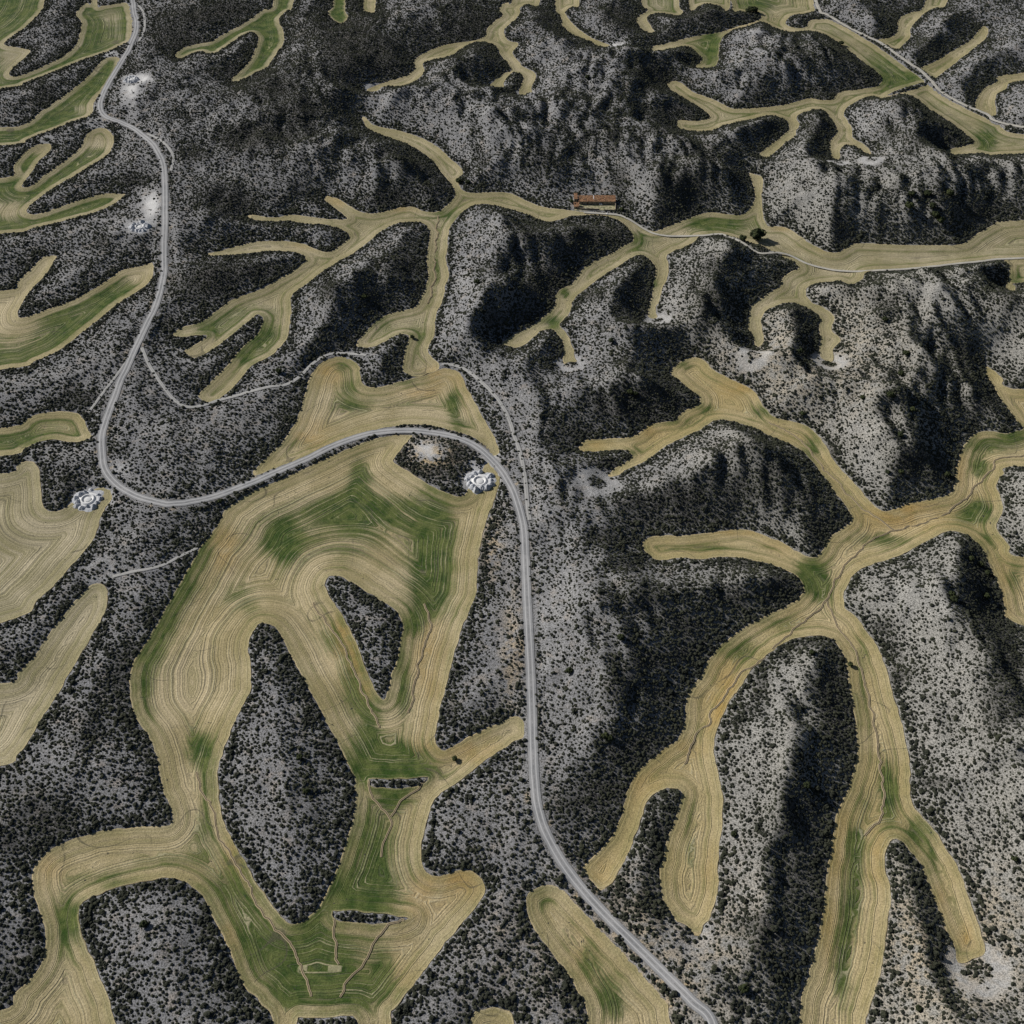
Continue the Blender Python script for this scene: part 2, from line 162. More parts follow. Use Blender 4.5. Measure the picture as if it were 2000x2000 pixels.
# blobs: tile, x, y, rx, ry, strength
GREEN = """11 780,1720,70,180,.9 11 680,1900,220,90,.8 11 1000,1900,300,80,.4 12 900,80,380,130,.45 12 1350,250,120,280,.95 12 1300,600,140,180,.8 12 220,230,110,150,.7 12 100,120,200,160,.35 12 560,950,120,150,.5 12 720,1280,90,180,.65 12 850,1600,90,150,.75 12 1000,1850,220,110,1 12 1120,1350,50,260,.7 12 600,300,300,100,.3 12 1200,850,60,100,.5
13 600,20,130,30,1 13 590,130,50,50,.7 13 510,330,80,160,.75 13 450,520,140,80,.9 13 250,860,160,90,.8 13 420,960,130,60,.75 13 150,930,50,70,.8 13 300,760,180,60,.5 13 250,650,40,60,.5 13 540,850,40,60,.5 13 60,760,60,120,.4
03 290,650,45,110,.8 03 700,390,130,35,.5 03 960,500,70,110,.65 03 1060,680,50,120,.7 03 850,300,50,90,.4 03 420,470,120,30,.5 03 250,960,90,60,.35 03 880,120,30,120,.5
02 1550,330,70,150,.5 02 1420,560,70,150,.55 02 1300,800,70,160,.6 02 1200,1020,70,150,.55 02 1090,1220,60,160,.55 02 1120,1450,60,150,.4 02 1500,1780,90,120,.8 02 1800,620,120,80,.45 02 1880,750,90,60,.4
11 640,830,50,40,.5 11 700,1000,70,100,.55 11 1490,1080,50,60,.85 11 1500,1200,40,60,.6 11 1000,1100,300,50,.35 11 700,1140,120,30,.5 11 1570,1270,60,40,.5 11 300,1430,150,60,.3 11 1150,960,120,30,.3
32 185,265,45,50,.95 32 230,320,40,60,.6 32 480,120,90,25,.65 32 870,15,60,30,.8 32 1050,280,25,60,.5 32 60,470,90,30,.4 32 930,110,40,40,.4 32 400,720,20,150,.45
33 505,60,28,90,.8 33 520,180,30,60,.6 33 380,320,28,60,.6 33 375,500,25,150,.75 33 335,720,22,150,.75 33 305,880,22,120,.6 33 625,280,45,55,.7 33 830,780,40,12,.6 33 700,370,20,90,.4 33 420,180,30,60,.4
31 1700,1430,220,50,.65 31 1600,1590,50,60,.95 31 1850,1350,100,40,.6 31 340,1430,60,90,.5 31 1600,1900,60,50,.8 31 1880,180,40,60,.5
22 1720,1050,150,90,.45 22 1500,270,320,18,.45 23 140,570,35,35,.5 23 330,830,35,60,.7 23 400,930,40,70,.65 23 450,1030,40,60,.65 23 240,720,30,60,.4 23 760,330,18,130,.45
21 1300,830,45,25,.55 21 1460,1160,60,30,.65 21 930,1480,40,30,.5 21 1870,1180,80,50,.5 21 1300,1250,200,30,.3 21 300,500,60,40,.8 21 400,280,30,30,.7 21 1075,210,20,20,.7
20 1500,330,60,130,.8 20 960,1820,60,60,.5 20 1600,1700,200,40,.6 20 1450,1680,80,30,.5 30 900,600,120,60,.6 30 1650,1050,60,60,.7 30 1100,580,60,30,.8 30 850,470,120,60,.3 20 1850,30,120,30,.6
01 1600,530,120,60,.6 01 1850,750,60,60,.6 01 1800,430,80,40,.4 11 20,640,60,60,.6 11 90,560,60,90,.5 11 950,500,80,60,.4 11 1360,90,30,80,.5 11 1200,560,60,60,.3 10 1450,1620,90,40,.5 01 150,1400,200,40,.4
01 100,330,150,220,-1.3 01 250,80,200,120,-1.2 00 120,440,100,90,-.9 00 60,1590,90,50,-.9 00 720,1060,120,60,-.7 00 830,120,60,60,-.5 00 650,830,80,60,-.6 01 1050,140,90,60,-.9 00 300,1110,90,50,-.8 00 880,300,60,60,-.2"""
OCHRE = """12 640,950,60,160,.8 12 740,1150,50,170,.8 12 820,1330,40,120,.6 12 1300,1100,90,300,.45 12 1250,1800,120,80,.5 12 1650,1800,150,90,.5 13 850,480,80,60,.7 13 700,560,90,70,.5 13 620,830,60,90,.3 11 550,880,80,70,.6 11 400,1350,120,90,.5 11 1380,900,90,60,.6 11 1250,1040,120,40,.5 11 1550,1050,60,120,.3
02 1700,280,90,120,.6 03 200,430,60,60,.4 03 1000,380,40,120,.5 03 980,720,40,120,.4 31 1060,1890,120,40,.6 31 1440,1600,40,120,.5 21 1750,1000,150,50,.6 21 1030,1310,90,50,.5 21 600,1430,80,40,.4 22 1640,1350,90,170,.6 22 1560,1550,90,120,.6 22 1250,1800,160,60,.4 22 1700,150,200,20,.5
23 560,80,60,60,.4 23 380,440,60,50,.4 23 850,500,30,120,.4 33 250,600,30,200,.4 33 300,300,40,120,.4 33 460,420,30,120,.5 33 845,710,20,40,.9 33 740,560,30,60,.4 32 560,30,120,40,.7 32 60,130,60,40,.4 32 1000,380,30,120,.4 23 300,760,60,90,.3
30 450,1870,60,20,.6 30 100,1720,80,20,.5 10 600,1520,70,50,.5 10 1100,1570,90,30,.4 10 400,1850,100,30,.4"""
# dark dense low scrub sheets (brushwood without gaps) with hillside shadow painted in, and pale bare soil
DARKP = """00 1350,850,130,60,.9 00 1450,1160,120,50,.95 00 330,700,70,80,.8 00 1000,1360,190,50,.9 00 770,1830,70,60,.8 00 1500,120,330,60,.9 00 1300,240,220,90,.85 00 1700,60,200,60,.8 00 1450,330,200,60,.8 00 1800,520,160,60,.8 00 1000,520,90,60,.7
00 1830,1050,200,100,.8 00 1700,1500,250,150,.75 00 1750,1800,180,60,.7 10 130,650,300,120,.85 10 350,850,250,110,.8 10 100,1030,350,60,.9 10 700,250,350,200,.9 10 900,420,380,120,.95 10 1650,130,250,100,.85 10 1500,300,200,90,.6 10 1000,1150,120,60,.7 10 1200,1200,140,80,.8 10 1350,1450,150,100,.8 10 1000,1500,170,80,.75 10 650,1590,120,50,.7 10 1780,480,130,120,.6 10 1550,500,90,60,.7 10 1700,1230,90,110,.9 10 1650,1020,60,150,.8
20 250,100,90,120,.8 20 800,90,160,90,.9 20 1000,200,200,60,.8 20 1450,110,350,60,.95 20 1050,560,170,60,.8 20 1100,660,200,60,.85 20 1200,840,260,70,.9 20 1150,980,200,40,.85 20 200,1230,150,150,.6 20 560,1050,60,150,.6 20 750,1000,60,150,.9 20 820,1350,60,120,.9 20 1250,1400,180,140,.8 20 1450,1150,150,80,.5 20 120,1750,100,60,.9 20 600,1760,270,100,.9 20 450,1900,120,80,.8 20 900,1550,90,60,.7 20 1250,1600,180,50,.5
30 650,420,250,110,.8 30 500,700,300,60,.8 30 700,600,120,60,.8 30 250,380,120,60,.6 30 950,130,60,120,.6 30 1200,350,100,70,.8 30 1150,1050,350,80,.85 30 1350,900,200,80,.7 30 1000,760,70,50,.7 30 900,960,60,60,.5 30 350,950,80,120,.7 30 1800,1750,150,60,.7 30 1600,1600,150,60,.6 30 1250,1500,80,80,.5 30 80,960,90,60,.8 30 550,1650,60,150,.5 30 850,1650,50,150,.5 30 950,1500,50,150,.5
31 950,350,150,110,.95 31 820,200,80,80,.6 31 1300,100,80,60,.8 31 1800,250,150,130,.9 31 200,430,60,120,.8 31 350,680,50,100,.8 31 130,150,120,60,.8 31 1500,700,120,150,.75 31 1400,1150,150,110,.7 31 1750,1050,130,120,.8 31 1000,1080,120,120,.6 31 1250,1600,170,130,.9 31 1000,1600,100,150,.6 31 250,1800,200,90,.8 31 480,1480,50,90,.8 31 1100,900,150,90,.6 31 1300,1350,150,60,.7 31 600,250,60,60,.6 31 80,1600,130,80,.8 31 1550,400,90,90,.6
21 250,180,250,130,.95 21 100,450,140,90,.8 21 600,300,90,50,.9 21 950,200,110,120,.6 21 1550,330,180,180,.9 21 1500,80,150,60,.8 21 950,800,170,60,.9 21 900,1200,350,70,.85 21 750,1080,250,60,.7 21 1150,1050,200,90,.8 21 600,1330,200,60,.8 21 1100,1180,150,60,.7 21 700,1560,120,50,.8 21 1650,1750,280,160,.7 21 1300,1800,200,100,.6 21 1000,1850,250,60,.7 21 1700,1450,200,70,.6 21 300,1000,120,50,.5 21 900,500,200,90,.4 21 1800,1100,80,60,.6
22 700,200,250,70,.9 22 1200,60,250,50,.6 22 850,400,120,40,.8 22 1050,650,250,110,.85 22 1300,850,200,80,.95 22 1650,650,200,120,.9 22 1100,1120,180,80,.9 22 1330,1050,130,120,.9 22 1180,1380,180,100,.97 22 800,1350,120,120,.7 22 1000,1700,170,80,.6 22 900,1800,200,100,.6 22 1750,400,200,60,.7 22 1880,1320,60,180,.9 22 1700,1600,60,60,.7 22 1800,1500,80,60,.9
32 60,330,90,60,.95 32 250,60,80,70,.9 32 900,250,60,130,.9 32 950,420,80,130,.85 32 480,490,45,30,.98 32 560,700,50,35,.98 32 280,720,50,150,.8 32 300,900,60,130,.85 32 530,580,40,60,.6 32 1040,700,60,150,.7 32 180,560,90,20,.7 32 620,230,60,40,.5 32 700,1060,120,40,.8 32 60,600,60,50,.5 32 960,850,60,200,.6
33 700,60,120,40,.9 33 180,150,120,120,.7 33 100,400,120,200,.7 33 60,700,80,200,.6 33 550,350,40,40,.5 33 640,550,40,120,.5
23 400,110,110,60,.95 23 250,150,90,90,.6 23 620,100,50,80,.5 23 620,350,50,150,.6 23 950,640,80,100,.5 23 450,540,60,60,.5 23 1050,700,60,120,.5
12 1850,60,30,60,.3 12 100,900,90,60,.9 12 250,1150,60,120,.9 12 420,1480,60,120,.8 12 560,1750,60,120,.8 12 1560,900,50,60,.8 12 1500,1200,60,60,.8 12 1450,1500,80,60,.8 12 1700,350,40,150,.6 12 870,650,150,30,.6
01 620,1080,170,60,.9 01 1500,200,260,110,.9 01 1750,120,180,90,.95 01 1250,500,90,60,.6 01 1400,650,120,30,.7 01 1700,900,130,40,.7 01 930,1470,110,50,.6 01 1880,1750,60,60,.4 01 500,1700,80,180,.5 01 350,1850,40,90,.8 01 300,1600,30,160,.8
02 900,1250,80,200,.8 02 1020,1050,80,60,.9 02 1150,780,60,100,.6 02 1380,300,80,60,.5 02 650,1650,150,200,.5 02 950,1550,60,150,.5 02 1100,1800,50,120,.8
03 250,250,80,60,.7 03 620,220,90,20,.9 03 150,160,120,90,.5 03 60,330,90,60,.7 03 140,720,30,90,.9 03 880,640,30,120,.8 03 960,830,40,120,.8 03 640,500,200,20,.9 03 380,620,30,90,.5 03 40,900,60,60,.5
11 1280,1640,220,50,.9 11 1520,1770,90,40,.95 11 1520,1500,130,110,.97 11 1100,1480,30,90,.97 11 1700,100,90,90,.5 11 700,400,180,60,.6 11 550,250,100,90,.95 11 1100,120,150,120,.9 11 900,300,120,90,.7 11 1800,450,120,120,.6 11 1050,500,60,60,.6 11 60,120,120,60,.9 11 200,1200,60,60,.4 11 900,900,90,60,.4"""
PALE = """00 1150,1560,75,110,1 00 1000,700,70,90,.8 00 1060,590,90,30,.9 00 1040,1710,90,40,.9 01 910,1600,70,70,.7 01 700,1790,100,40,.8 11 1700,1720,120,90,.8 11 1350,1440,120,60,.8 11 1250,1480,90,60,.7 11 1800,1480,60,60,.6 23 60,420,60,90,.45 23 780,690,60,50,.6 20 1850,240,50,12,.9 21 350,1600,90,60,.4 01 520,1460,140,60,.5 32 770,450,60,200,.35 32 440,260,90,40,.3 12 1880,1000,60,300,.35 22 300,600,200,500,.35 31 380,300,120,90,.6 31 820,220,60,60,.6 31 1300,250,150,90,.7 31 1400,420,90,60,.6 31 700,1300,150,90,.7 31 750,1550,80,120,.7 30 750,1000,150,120,.7 30 1350,500,250,120,.4 30 350,1500,120,120,.5 30 950,1600,60,90,.5 32 620,350,130,120,.6 32 60,700,60,100,.5 22 1850,1500,80,200,.6 33 800,120,120,120,.4 10 1700,900,150,150,.5 20 900,1150,60,200,.6 20 1000,1500,90,120,.5 21 1200,350,80,150,.5 21 550,400,90,60,.6 21 1350,60,90,90,.6 11 1600,200,100,200,.5 31 60,550,80,120,.5 31 1700,600,90,120,.5"""
BARE = """00 1140,1540,75,110,.95 00 990,680,80,100,.85 00 1060,590,90,30,1 00 1040,1710,100,45,1 01 910,1610,75,75,.5 01 640,1850,170,70,.9 01 760,1790,80,50,.8 11 1700,1700,150,130,.95 11 1790,1530,60,60,.9 20 1850,240,50,12,.9 00 840,410,60,20,.6 10 885,668,40,14,.9 20 780,345,50,20,.7
11 1280,1440,90,60,.7 11 1350,1500,60,40,.6 11 1650,1560,50,60,.7 23 60,470,40,60,.35 32 790,715,1,1,.1"""
TURN = """00 840,415,9,.75 00 735,930,12,.5 00 350,1055,9,.6 10 885,665,11,1 10 1820,645,10,1 20 100,705,11,1 20 780,350,12,.6 30 530,1230,13,1 30 785,1205,14,1 21 450,820,14,.8 21 1095,490,13,.9 21 1825,740,16,1 21 640,1710,20,.7 31 460,815,18,1 02 760,440,14,.55 01 1385,745,13,.4 23 750,705,16,.5 33 890,865,20,.9 01 300,1500,10,.3"""
def blobs(txt):
    out = []; k = None
    for tok in txt.split():
        if ',' not in tok: k = tok; continue
        v = list(map(float, tok.split(',')))
        c, r = int(k[0]), int(k[1]); s = 2.184 if (r == 3 or k == '32') else 3.864
        if len(v) == 5: out.append((c * 500 + v[0] / s, r * 500 + v[1] / s, v[2] / s, v[3] / s, v[4]))
        else: out.append((c * 500 + v[0] / s, r * 500 + v[1] / s, v[2], v[3]))
    return out
def blobsum(lst, u, v, sharp=1.0):
    acc = np.zeros_like(u)
    for (a, b, rx, ry, st) in lst:
        m = (np.abs(u - a) < rx * 2.6) & (np.abs(v - b) < ry * 2.6)
        if not m.any(): continue
        d = ((u[m] - a) / rx) ** 2 + ((v[m] - b) / ry) ** 2
        acc[m] += st * np.exp(-d * 0.9 * sharp)
    return acc

# ---------------------------------------------------------------- outlines on the ground
def loop_world(txt):
    P = smooth(crops(txt), True, 5)
    W = resample(unproj(P, 0.0), 2.4)
    nx = fbm(W[:, 0] / 5, W[:, 1] / 5, 2) - .5; ny = fbm(W[:, 0] / 5 + 90, W[:, 1] / 5, 2) - .5
    return W + np.stack([nx, ny], 1) * 2.0
FW = [(lab, wm, cg, loop_world(o), [loop_world(h) for h in hs]) for lab, wm, cg, o, hs in FIELDS]

CELL = 3.0
gx = np.arange(-1010, 1010 + .1, CELL); gy = np.arange(60, 2040, CELL)
NX, NY = len(gx), len(gy)
GX, GY = np.meshgrid(gx, gy)                      # [row y, col x]
def raster(loops):
    ins = np.zeros((NY, NX), bool)
    for P in loops:
        Q = np.roll(P, -1, 0)
        for j in range(max(0, int((P[:, 1].min() - gy[0]) / CELL)), min(NY, int((P[:, 1].max() - gy[0]) / CELL) + 2)):
            y = gy[j]
            m = (P[:, 1] <= y) != (Q[:, 1] <= y)
            if not m.any(): continue
            p, q = P[m], Q[m]
            xs = p[:, 0] + (y - p[:, 1]) / (q[:, 1] - p[:, 1]) * (q[:, 0] - p[:, 0])
            ins[j] ^= (np.searchsorted(np.sort(xs), gx) % 2).astype(bool)
    return ins
INS = np.zeros((NY, NX), bool)
for f in FW: INS |= raster([f[3]] + f[4])
def jfa(pts):
    sx = np.full((NY, NX), 1e9); sy = np.full((NY, NX), 1e9)
    i = np.clip(((pts[:, 0] - gx[0]) / CELL + .5).astype(int), 0, NX - 1)
    j = np.clip(((pts[:, 1] - gy[0]) / CELL + .5).astype(int), 0, NY - 1)
    sx[j, i] = pts[:, 0]; sy[j, i] = pts[:, 1]
    D = (GX - sx) ** 2 + (GY - sy) ** 2
    for st in (1, 512, 256, 128, 64, 32, 16, 8, 4, 2, 1, 1):
        for dj in (-st, 0, st):
            for di in (-st, 0, st):
                if not (di or dj): continue
                a = slice(max(0, dj), NY + min(0, dj)); b = slice(max(0, -dj), NY + min(0, -dj))
                c = slice(max(0, di), NX + min(0, di)); d = slice(max(0, -di), NX + min(0, -di))
                if a.start >= (a.stop or 0) or c.start >= (c.stop or 0): continue
                nx_, ny_ = sx[a, c], sy[a, c]
                nd = (GX[b, d] - nx_) ** 2 + (GY[b, d] - ny_) ** 2
                m = nd < D[b, d]
                D[b, d] = np.where(m, nd, D[b, d]); sx[b, d] = np.where(m, nx_, sx[b, d]); sy[b, d] = np.where(m, ny_, sy[b, d])
    return np.sqrt(D), sx, sy
allpts = np.vstack([l for f in FW for l in [f[3]] + f[4]])
DST, NRX, NRY = jfa(allpts)
SD = np.where(INS, -DST, DST)                     # signed distance to the field edges

U0, V0 = project(GX, GY, 10.0)
def blur(a, n):
    for _ in range(n):
        a = np.pad(a, 1, 'edge')
        a = (a[:-2, 1:-1] + a[2:, 1:-1] + a[1:-1, :-2] + a[1:-1, 2:] + 4 * a[1:-1, 1:-1]) / 8
    return a
# how high the hills between the fields stand: low plateau on the left and in the middle, hills on the right and at the top
AMP = 5.0 + 0 * GX
def hillzone(a, b, rx, ry, h):
    global AMP
    d = ((U0 - a) / rx) ** 2 + ((V0 - b) / ry) ** 2
    AMP = np.maximum(AMP, 5 + (h - 5) * (1 - sstep(.6, 1.25, np.sqrt(d))))
hillzone(1750, 750, 700, 480, 25); hillzone(1750, 1500, 560, 700, 22); hillzone(1320, 1250, 230, 330, 18)
hillzone(1050, 560, 330, 200, 22); hillzone(1400, 250, 900, 260, 21); hillzone(700, 170, 420, 180, 12)
hillzone(560, 470, 230, 130, 15); hillzone(700, 620, 170, 120, 16); hillzone(1150, 850, 150, 200, 13)
AMP = blur(AMP, 30)
for (a_, b_, rx, ry, k) in [(1120, 350, 110, 60, .55), (1700, 1560, 120, 300, .25), (1380, 1250, 160, 200, .2)]:
    AMP = AMP * (1 - k * np.exp(-((U0 - a_) / rx) ** 2 - ((V0 - b_) / ry) ** 2))
s = np.maximum(SD, 0)
ramp = (1 - np.exp(-s / 55.0)) * (1 - np.exp(-s / 9.0))
# gullies that run down to the nearest field edge
g1 = 1 - np.abs(2 * vnoise(NRX / 24 + 5, NRY / 24) - 1)
g2 = 1 - np.abs(2 * vnoise(NRX / 11 + 50, NRY / 11 + 9) - 1)
gul = blur(g1 * .68 + g2 * .32, 4) - .5
wx = (fbm(GX / 60 + 11, GY / 60, 2) - .5) * 34
rbn = vnoise((GX + .25 * GY + wx) / 15, (GY + wx) / 62); rb2 = vnoise((GX + .1 * GY + wx) / 8 + 31, (GY - wx) / 30)
rib = 1 - np.abs(2 * (rbn * .75 + rb2 * .25) - 1) * 1.5
rf_ = 1 - np.abs(2 * vnoise((GX - .12 * GY + wx * .6) / 9.5 + 77, (GY + .3 * GX) / 46 + 3) - 1) * 1.5
iso = fbm(GX / 95, GY / 95, 4) - .5
rid = 1 - np.abs(2 * fbm((GX * .8 + GY * .6) / 62 + 7, (GY * .8 - GX * .6) / 150, 2) - 1) * 1.6
rel = AMP / 22
HILL = AMP * ramp * (1 + .35 * iso * 2) + rel * sstep(4, 60, s) * (gul * 15 + rid * 7 + rib * 6.0 + rf_ * 3.2 + iso * 12) \
       + sstep(3, 40, s) * (fbm(GX / 22, GY / 22, 3) - .5) * (1.0 + 6 * rel)
HILL = np.maximum(HILL, ramp * AMP * .25)
HB = blur(HILL, 1)
HILL = HB
HILL += .7 * (fbm(GX / 8, GY / 8, 2) - .5) * sstep(2, 12, s)
BANK = .45 * (1 - np.exp(-s / 3.0))
def valley(t, x, y):                              # field floor, slightly dished; t = distance inside the edge
    k = .15
    return -k * 24 * (1 - np.exp(-t / 24)) + (fbm(x / 55, y / 55, 2) - .5) * 2.6 * sstep(3, 25, t)
SURF = np.where(INS, valley(-np.minimum(SD, 0), GX, GY), HILL + BANK)
def samp(F, x, y):
    fx = np.clip((np.asarray(x) - gx[0]) / CELL, 0, NX - 1.001); fy = np.clip((np.asarray(y) - gy[0]) / CELL, 0, NY - 1.001)
    i = fx.astype(int); j = fy.astype(int); a = fx - i; b = fy - j
    return (F[j, i] * (1 - a) + F[j, i + 1] * a) * (1 - b) + (F[j + 1, i] * (1 - a) + F[j + 1, i + 1] * a) * b
def drop(uv, F=None):
    """pixel rays met with the ground surface"""
    F = SURF if F is None else F
    z = np.zeros(len(uv))
    for _ in range(14):
        d = rays(uv); t = (z - CAM_H) / d[:, 2]
        x, y = d[:, 0] * t, d[:, 1] * t
        z = .5 * z + .5 * samp(F, x, y)
    return np.stack([x, y, z], 1)

# ---- level pads for the farm and the foundation pits
PADS = []
def pad(uv, r, blend, dz=0.0):
    c = drop(np.array([uv]))[0]
    z = c[2] + dz
    d = np.hypot(GX - c[0], GY - c[1])
    m = (1 - sstep(r, r + blend, d))
    m = np.where(SD > -.5, m, m)
    SURF[:] = SURF * (1 - m) + z * m
    PADS.append((c[0], c[1], z, r, blend)); return c[0], c[1], z
# ---- roads: lay them on the surface, then grade the ground beside them
NOSHRUB = np.zeros((NY, NX)); ROADD = np.full((NY, NX), 99.0)
ROADW = []
for name, wd, kind, path in ROADS:
    P = smooth(crops(path), False, 6)
    W = drop(P); W = W[np.isfinite(W).all(1)]
    L = resample(W[:, :2], 2.0, False)
    z = samp(SURF, L[:, 0], L[:, 1])
    k = 15 if kind in ('road', 'pale') else 5
    zz = np.pad(z, k, 'edge'); z = np.convolve(zz, np.ones(2 * k + 1) / (2 * k + 1), 'valid')
    if kind == 'road': z = z + .5
    ROADW.append((name, wd, kind, L, z))
    near = np.full((NY, NX), 99.0); zr = np.zeros((NY, NX))
    for (x, y), h in zip(L, z):
        i0 = int((x - gx[0]) / CELL); j0 = int((y - gy[0]) / CELL)
        a, b = max(i0 - 7, 0), min(i0 + 9, NX); c, d = max(j0 - 7, 0), min(j0 + 9, NY)
        if a >= b or c >= d: continue
        dd = np.hypot(GX[c:d, a:b] - x, GY[c:d, a:b] - y)
        m = dd < near[c:d, a:b]
        near[c:d, a:b] = np.where(m, dd, near[c:d, a:b]); zr[c:d, a:b] = np.where(m, h, zr[c:d, a:b])
    hw = wd / 2
    outer = 13 if kind == 'road' else 8
    t = 1 - sstep(hw + 2.4, outer, near)
    lim = sstep(-.5, 2.5, SD) if kind == 'road' else sstep(-4, 1, SD)
    if kind == 'pale': lim = np.maximum(lim, .0)
    t = t * np.where(near < hw + 2.4, 1, lim)
    SURF[:] = SURF * (1 - t) + (zr - .22) * t
    NOSHRUB = np.maximum(NOSHRUB, (near < hw + (1.2 if kind == 'road' else .6)).astype(float) * (1.0 if kind != 'faint' else .93))
    if kind == 'road': ROADD = np.minimum(ROADD, near)
FARM = pad((1166, 403), 27, 40)
PITS = [pad((937, 940), 13, 10), pad((171.5, 976), 13, 10), pad((273, 443.5), 12, 10), pad((257, 155.5), 11, 10)]
OFF = np.where(SD < 0, np.maximum(.5 * SD, -1.3), 0)
TERR = SURF + OFF

# ---------------------------------------------------------------- ground attributes
U, V = project(GX, GY, SURF)
dark = blobsum(blobs(DARKP), U, V)
pale = blobsum(blobs(PALE), U, V)
bare = np.clip(blobsum(blobs(BARE), U, V), 0, 1) * sstep(.25, .6, fbm(GX / 7, GY / 7, 3) + .15 * blobsum(blobs(BARE), U, V))
turn = np.zeros_like(GX)
for (a, b, r, st) in blobs(TURN):
    c = drop(np.array([[a, b]]))[0]
    d = np.hypot(GX - c[0], GY - c[1]) / r
    turn = np.maximum(turn, st * sstep(.28, .5, d + .1 * (fbm(GX / 3, GY / 3, 2) - .5)) * (1 - sstep(.8, 1.15, d + .25 * (fbm(GX / 4, GY / 4, 2) - .5))))
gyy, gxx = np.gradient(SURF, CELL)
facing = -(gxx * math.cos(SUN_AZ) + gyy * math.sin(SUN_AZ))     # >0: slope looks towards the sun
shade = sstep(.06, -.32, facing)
patch = fbm(GX / 40 + 3, GY / 40, 3)
dens = .52 + .24 * np.clip(rel, 0, 1) - .34 * np.clip(rel, 0, 1) * (.6 * rib + .5 * rf_ - .25) + .75 * (fbm(GX / 16, GY / 16, 3) - .5) + .30 * shade - .08 * sstep(.1, .4, facing)
edge = np.exp(-np.maximum(SD, 0) / 7.0) * (1 - sstep(0, 1, sstep(.1, .4, facing)) * .6)
dens = dens + .75 * edge + .75 * np.clip(dark, 0, 1.1) * (.75 + .5 * patch) - .30 * np.clip(pale, 0, 1) * (1 - .4 * np.clip(dark, 0, 1))
dens = dens + .25 * sstep(12, 4, ROADD)
cover_shade = np.clip(np.clip(dark, 0, 1.05) * sstep(.28, .62, patch + .25 * dark) + .5 * shade * sstep(.4, .7, patch), 0, 1)  # low scrub plus hillside shade painted into the ground colour
cover_shade = cover_shade * (1 - np.clip(pale, 0, 1) * .8) * (1 - bare)
dens = dens - .75 * bare + .55 * sstep(1.6, .4, np.abs(ROADD - 6.3)) * (fbm(GX / 14, GY / 14, 2) > .42)

def mat(name):
    m = bpy.data.materials.new(name); m.use_nodes = True; nt = m.node_tree; nt.nodes.clear()
    out = nt.nodes.new('ShaderNodeOutputMaterial'); bs = nt.nodes.new('ShaderNodeBsdfPrincipled')
    bs.inputs['Roughness'].default_value = .95
    bs.inputs['Specular IOR Level'].default_value = .12
    nt.links.new(bs.outputs[0], out.inputs[0])
    return m, nt, bs
def N(nt, typ, **kw):
    n = nt.nodes.new(typ)
    for k, v in kw.items():
        if k == 'ins':
            for a, b in v.items(): n.inputs[a].default_value = b
        else: setattr(n, k, v)
    return n
class G:
    """small wrapper: node graph written as python expressions"""
    def __init__(s, nt): s.nt = nt
    def ln(s, a, b):
        if isinstance(a, (int, float)): b.default_value = a
        elif isinstance(a, tuple): b.default_value = a if len(a) == 4 else (*a, 1)[:len(b.default_value)]
        else: s.nt.links.new(a, b)
    def attr(s, n):
        x = s.nt.nodes.new('ShaderNodeAttribute'); x.attribute_name = n; return x.outputs['Fac']
    def pos(s): return s.nt.nodes.new('ShaderNodeNewGeometry').outputs['Position']
    def m(s, op, a, b=0.0, c=0.0, clamp=False):
        x = s.nt.nodes.new('ShaderNodeMath'); x.operation = op; x.use_clamp = clamp
        s.ln(a, x.inputs[0]); s.ln(b, x.inputs[1])
        if op in ('MULTIPLY_ADD', 'SMOOTH_MIN'): s.ln(c, x.inputs[2])
        return x.outputs[0]
    def noise(s, scale, vec=None, detail=3.0, rough=.55, dim='3D', w=None):
        x = s.nt.nodes.new('ShaderNodeTexNoise'); x.noise_dimensions = dim
        x.inputs['Scale'].default_value = scale; x.inputs['Detail'].default_value = detail; x.inputs['Roughness'].default_value = rough
        if dim != '1D': s.ln(vec if vec is not None else s.pos(), x.inputs['Vector'])
        if w is not None: s.ln(w, x.inputs['W'])
        return x.outputs[0]
    def ramp(s, v, a, b, lo=0.0, hi=1.0):
        x = s.nt.nodes.new('ShaderNodeMapRange'); x.interpolation_type = 'SMOOTHSTEP'
        s.ln(v, x.inputs[0]); s.ln(a, x.inputs[1]); s.ln(b, x.inputs[2]); s.ln(lo, x.inputs[3]); s.ln(hi, x.inputs[4])
        return x.outputs[0]
    def mix(s, f, a, b, mode='MIX'):
        x = s.nt.nodes.new('ShaderNodeMix'); x.data_type = 'RGBA'; x.blend_type = mode
        s.ln(f, x.inputs[0]); s.ln(a, x.inputs[6]); s.ln(b, x.inputs[7]); return x.outputs[2]
    def bump(s, h, dist, strength=1.0):
        x = s.nt.nodes.new('ShaderNodeBump'); x.inputs['Strength'].default_value = strength; x.inputs['Distance'].default_value = dist
        s.ln(h, x.inputs['Height']); return x.outputs[0]

# ---- scrubland soil
M_soil, nt, bs = mat('scrub_soil'); g = G(nt)
base = g.mix(g.ramp(g.noise(.035), .35, .65), (.235, .238, .255), (.31, .31, .32))
base = g.mix(g.m('MULTIPLY', g.ramp(g.noise(.11, detail=5), .52, .72), .35), base, (.46, .37, .28))
base = g.mix(g.attr('warm'), base, (.345, .335, .305))
base = g.mix(g.m('MULTIPLY', g.attr('tan'), g.ramp(g.noise(.16, detail=4), .38, .6)), base, (.60, .44, .22))
base = g.mix(g.attr('pale'), base, (.60, .60, .60))
fine = g.noise(1.1, detail=4, rough=.7)
spk = g.ramp(g.noise(1.0, detail=3, rough=.65), .47, .55)
speck = g.m('MULTIPLY', spk, g.m('SUBTRACT', .75, g.m('MULTIPLY', g.attr('pale'), .6)), clamp=True)
base = g.mix(speck, base, (.060, .062, .055))
